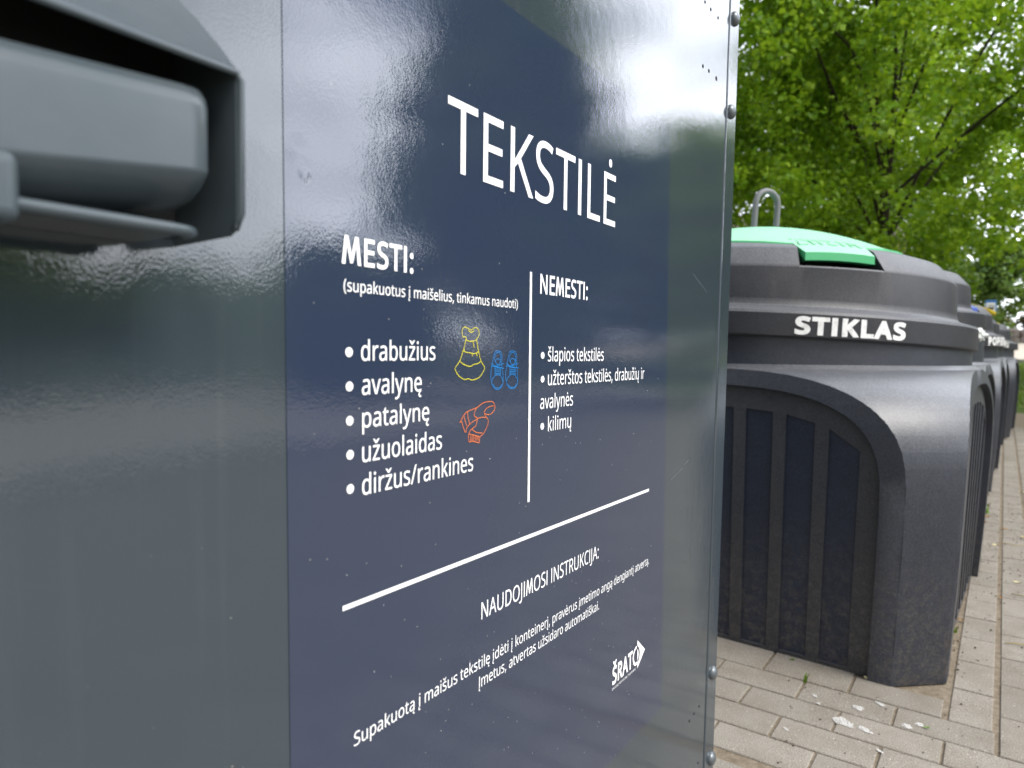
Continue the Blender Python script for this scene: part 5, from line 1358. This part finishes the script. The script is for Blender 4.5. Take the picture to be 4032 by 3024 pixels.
# more dry scraps swept against the containers
WG = 'small weeds along the foot of the containers'
for x, y, h_, lb in ((-.105, 3.45, .030, 'small weed at the far foot corner of the nearest container'), (-.060, 4.72, .055, 'tuft of green weeds at the foot of the raised-lid container'),
                     (-.05, 6.6, .04, 'small weed at the foot of the blue-lidded container'), (-.10, 2.62, .018, 'tiny weed in the joint beside the nearest container'),
                     (-.412, 1.968, .022, 'single grass sprout in the paving joint before the nearest container'), (-.47, 2.085, .018, 'tiny green sprout at the front foot of the nearest container')):
    r2 = np.random.default_rng(int(1000 * (y + 3)))
    me_o = blades('weed_tuft', [(0, 0, 0)] * (4 if h_ > .025 else 1), h_, M['grass'], r2, kind=None, spread=.014 if h_ > .025 else .002, n=6 if h_ > .025 else 3)
    me_o.location = (x, y, -.002)
    tag(me_o, lb, 'weed', WG)

# dry leaves and twig bits
M['dry'] = mat('dry_leaf', (.30, .17, .07), .9, spec=.1)
M['straw'] = mat('straw_twig', (.36, .29, .13), .9, spec=.1)
M['greenbit'] = mat('green_leaf_bit', (.10, .20, .03), .7, spec=.2)
M['pale'] = mat('pale_petal', (.62, .54, .30), .8, spec=.2)


def leaf_piece(size, seed):
    r2 = random.Random(seed)
    n = 9
    vs = [(0, 0, .002)]
    for k in range(n):
        a = 2 * math.pi * k / n; r_ = size * (.55 + .45 * abs(math.cos(a))) * r2.uniform(.75, 1.2)
        vs.append((r_ * math.cos(a), r_ * .6 * math.sin(a), .001 + size * r2.uniform(.0, .45)))
    return vs, [(0, 1 + k, 1 + (k + 1) % n) for k in range(n)]


LB = ['curled brown leaf %s', 'dry tan leaf %s', 'pale dry petal %s']
spots = [(-.088, 2.75, .014, 'dry', 'curled brown leaf in the soil strip beside the nearest container'), (-.10, 3.30, .018, 'dry', 'rust brown leaf at the far corner of the nearest container'),
         (-.075, 4.15, .030, 'dry', 'large brown leaf against the raised-lid container'), (-.060, 4.45, .026, 'dry', 'crumpled brown leaf beside the weeds of the raised-lid container'),
         (-.07, 4.05, .026, 'pale', 'pale dry petal cluster at the foot of the raised-lid container'), (.105, 4.20, .022, 'pale', 'yellowish petal on the second paving column'),
         (.03, 4.35, .020, 'dry', 'tan leaf on the first paving column opposite the second container'), (-.062, 5.35, .026, 'dry', 'brown leaf between the second and third containers'),
         (.075, 3.35, .014, 'pale', 'small pale petal on the joint of the second paving column'), (-.28, 2.088, .010, 'pale', 'yellow leaf scrap at the front foot of the nearest container'),
         (-.20, 1.852, .0001, 'greenbit', '')]
for k_, (x, y, s, m_, w_) in enumerate([(-.045, 4.62, .022, 'dry', 'curled tan leaf just beyond the tuft of green weeds'), (-.05, 5.0, .020, 'dry', 'brown leaf scrap near the far foot of the raised-lid container'), (.0, 3.95, .016, 'pale', 'cream petal on the edge of the first paving column'),
                     (-.08, 3.62, .020, 'dry', 'rusty leaf in the gap between the first two containers'), (.16, 4.6, .020, 'dry', 'tan leaf lying well out on the second paving column'), (.02, 3.1, .011, 'dry', 'small brown leaf on the first paving column beside the nearest container'), (.13, 5.6, .022, 'pale', 'pale petal opposite the blue-lidded container')]):
    spots.insert(0, (x, y, s, m_, w_))
for i, (x, y, s, m_, lb) in enumerate(spots[:-1]):
    v, f = leaf_piece(s, i)
    me = bpy.data.meshes.new('fallen_leaf'); me.from_pydata(v, [], f); me.materials.append(M[m_])
    o = link('fallen_leaf', me); o.location = (x, y, .0008); o.rotation_euler = (0, 0, i * 1.7)
    tag(o, lb, 'leaf', 'fallen leaves on the paving')
v, f = leaf_piece(.008, 55)
me = bpy.data.meshes.new('fallen_leaf'); me.from_pydata(v, [], f); me.materials.append(M['greenbit'])
o = link('fallen_leaf', me); o.location = (-.118, 1.895, .001); tag(o, 'tiny fresh green leaf on the nearest pavers', 'leaf', 'fallen leaves on the paving')
for i, (x, y, a, ln, lb) in enumerate([(.085, 2.62, .3, .055, 'bent green brown twig on the second paving column'), (.10, 3.15, -.3, .05, 'straw stalk lying across the second paving column'), (.06, 4.0, .1, .06, 'thin dry stalk beside the scattered crumbs')]):
    b = MB(); b.tube([(-ln, 0, .004), (-ln * .3, .006, .005), (ln * .2, -.004, .004), (ln, .008, .006)], [.0016, .002, .0018, .0012], 6)
    o = b.build('twig', M['straw']); o.location = (x, y, .001); o.rotation_euler = (0, 0, a); tag(o, lb, 'twig', 'twigs on the paving')

# crumbs of soil scattered over the paving: nobody could count them
r2 = random.Random(31)
b = MB()
for _ in range(900):
    y = 1.5 + 5.5 * r2.random() ** 1.1; x = r2.uniform(-.08, .9) if y > 2.0 else r2.uniform(-.45, .3)
    if 3.0 < y < 5.2: x = r2.gauss(.07, .12)
    s = r2.uniform(.0012, .0045) * (1 if y > 2.3 else .7)
    q = [(x + s * r2.uniform(.6, 1.3) * math.cos(k * 1.257), y + s * r2.uniform(.6, 1.3) * math.sin(k * 1.257), .001) for k in range(5)]
    b.add(q + [(x, y, .001 + s * .9)], [(k, (k + 1) % 5, 5) for k in range(5)])
o = b.build('soil_crumbs', mat('soil_crumb', (.05, .042, .032), 1, spec=.1), weld=False)
tag(o, 'dark soil crumbs scattered over the paving', None, None, 'stuff')
b = MB()
for _ in range(700):
    y = 2.25 + 5.6 * r2.random(); x = -.088 + .018 * (y - 2.2) + r2.gauss(.012, .018)
    s = r2.uniform(.002, .007)
    q = [(x + s * r2.uniform(.6, 1.3) * math.cos(k * 1.257), y + s * r2.uniform(.6, 1.3) * math.sin(k * 1.257), -.004) for k in range(5)]
    b.add(q + [(x, y, -.003 + s * .8)], [(k, (k + 1) % 5, 5) for k in range(5)])
o = b.build('soil_strip', M['sand'], weld=False)
tag(o, 'sandy soil heaped along the foot of the containers', None, None, 'stuff')

# whitish bird droppings on the nearest pavers
M['drop'] = mat('whitish_dropping', (.50, .49, .47), .8, spec=.2)
_t = M['drop'].node_tree; _o = _t.nodes['Material Output']; _p = _t.nodes['Principled BSDF']
_tr = nnode(_t, 'ShaderNodeBsdfTransparent'); _mx = nnode(_t, 'ShaderNodeMixShader')
_t.links.new(ramp(_t, noise(_t, 190, 4, .75), [(.40, 0), (.50, 1)]), _mx.inputs[0])
_t.links.new(_tr.outputs[0], _mx.inputs[1]); _t.links.new(_p.outputs[0], _mx.inputs[2]); _t.links.new(_mx.outputs[0], _o.inputs['Surface'])
DL = [(-.287, 1.806, .026, .017, 'largest whitish dropping on the pavers, ragged outline'), (-.238, 1.800, .019, .009, 'elongated whitish dropping right beside the largest one'), (-.268, 1.902, .013, .012, 'oval whitish dropping alone in mid paver'),
      (-.226, 1.958, .014, .007, 'narrow whitish dropping nearest the container'), (-.135, 1.905, .009, .009, 'small round whitish dropping near the paver corner'), (-.158, 1.878, .012, .010, 'double-lobed whitish dropping near the green leaf'),
      (-.372, 1.902, .008, .005, 'small pale dropping on the joint at left'), (-.392, 1.690, .009, .004, 'thin slanted pale dropping on the lower paver'), (-.197, 1.722, .010, .004, 'thin pale streak on the lower right paver'), (-.355, 1.865, .006, .004, 'tiny pale dropping below the joint at left')]
for i, (x, y, rx, ry, lb) in enumerate(DL):
    r3 = random.Random(i + 3)
    n = 22
    ph = [r3.uniform(0, 6.28) for _ in range(3)]
    vs = []
    for k in range(n):
        a = 2 * math.pi * k / n
        q = 1 + .13 * math.sin(3 * a + ph[0]) + .09 * math.sin(5 * a + ph[1]) + .06 * math.sin(8 * a + ph[2])
        vs.append((rx * q * math.cos(a), ry * q * math.sin(a), 0))
    vs2 = [(vx * .85, vy * .85, .0003) for vx, vy, _ in vs]
    b = MB(); b.add(vs + vs2, [(k, (k + 1) % n, n + (k + 1) % n, n + k) for k in range(n)] + [tuple(range(n, 2 * n))])
    o = b.build('bird_dropping', M['drop']); o.location = (x, y, .0012); o.rotation_euler = (0, 0, -.5)
    tag(o, lb, 'dropping', 'whitish droppings on the nearest pavers')
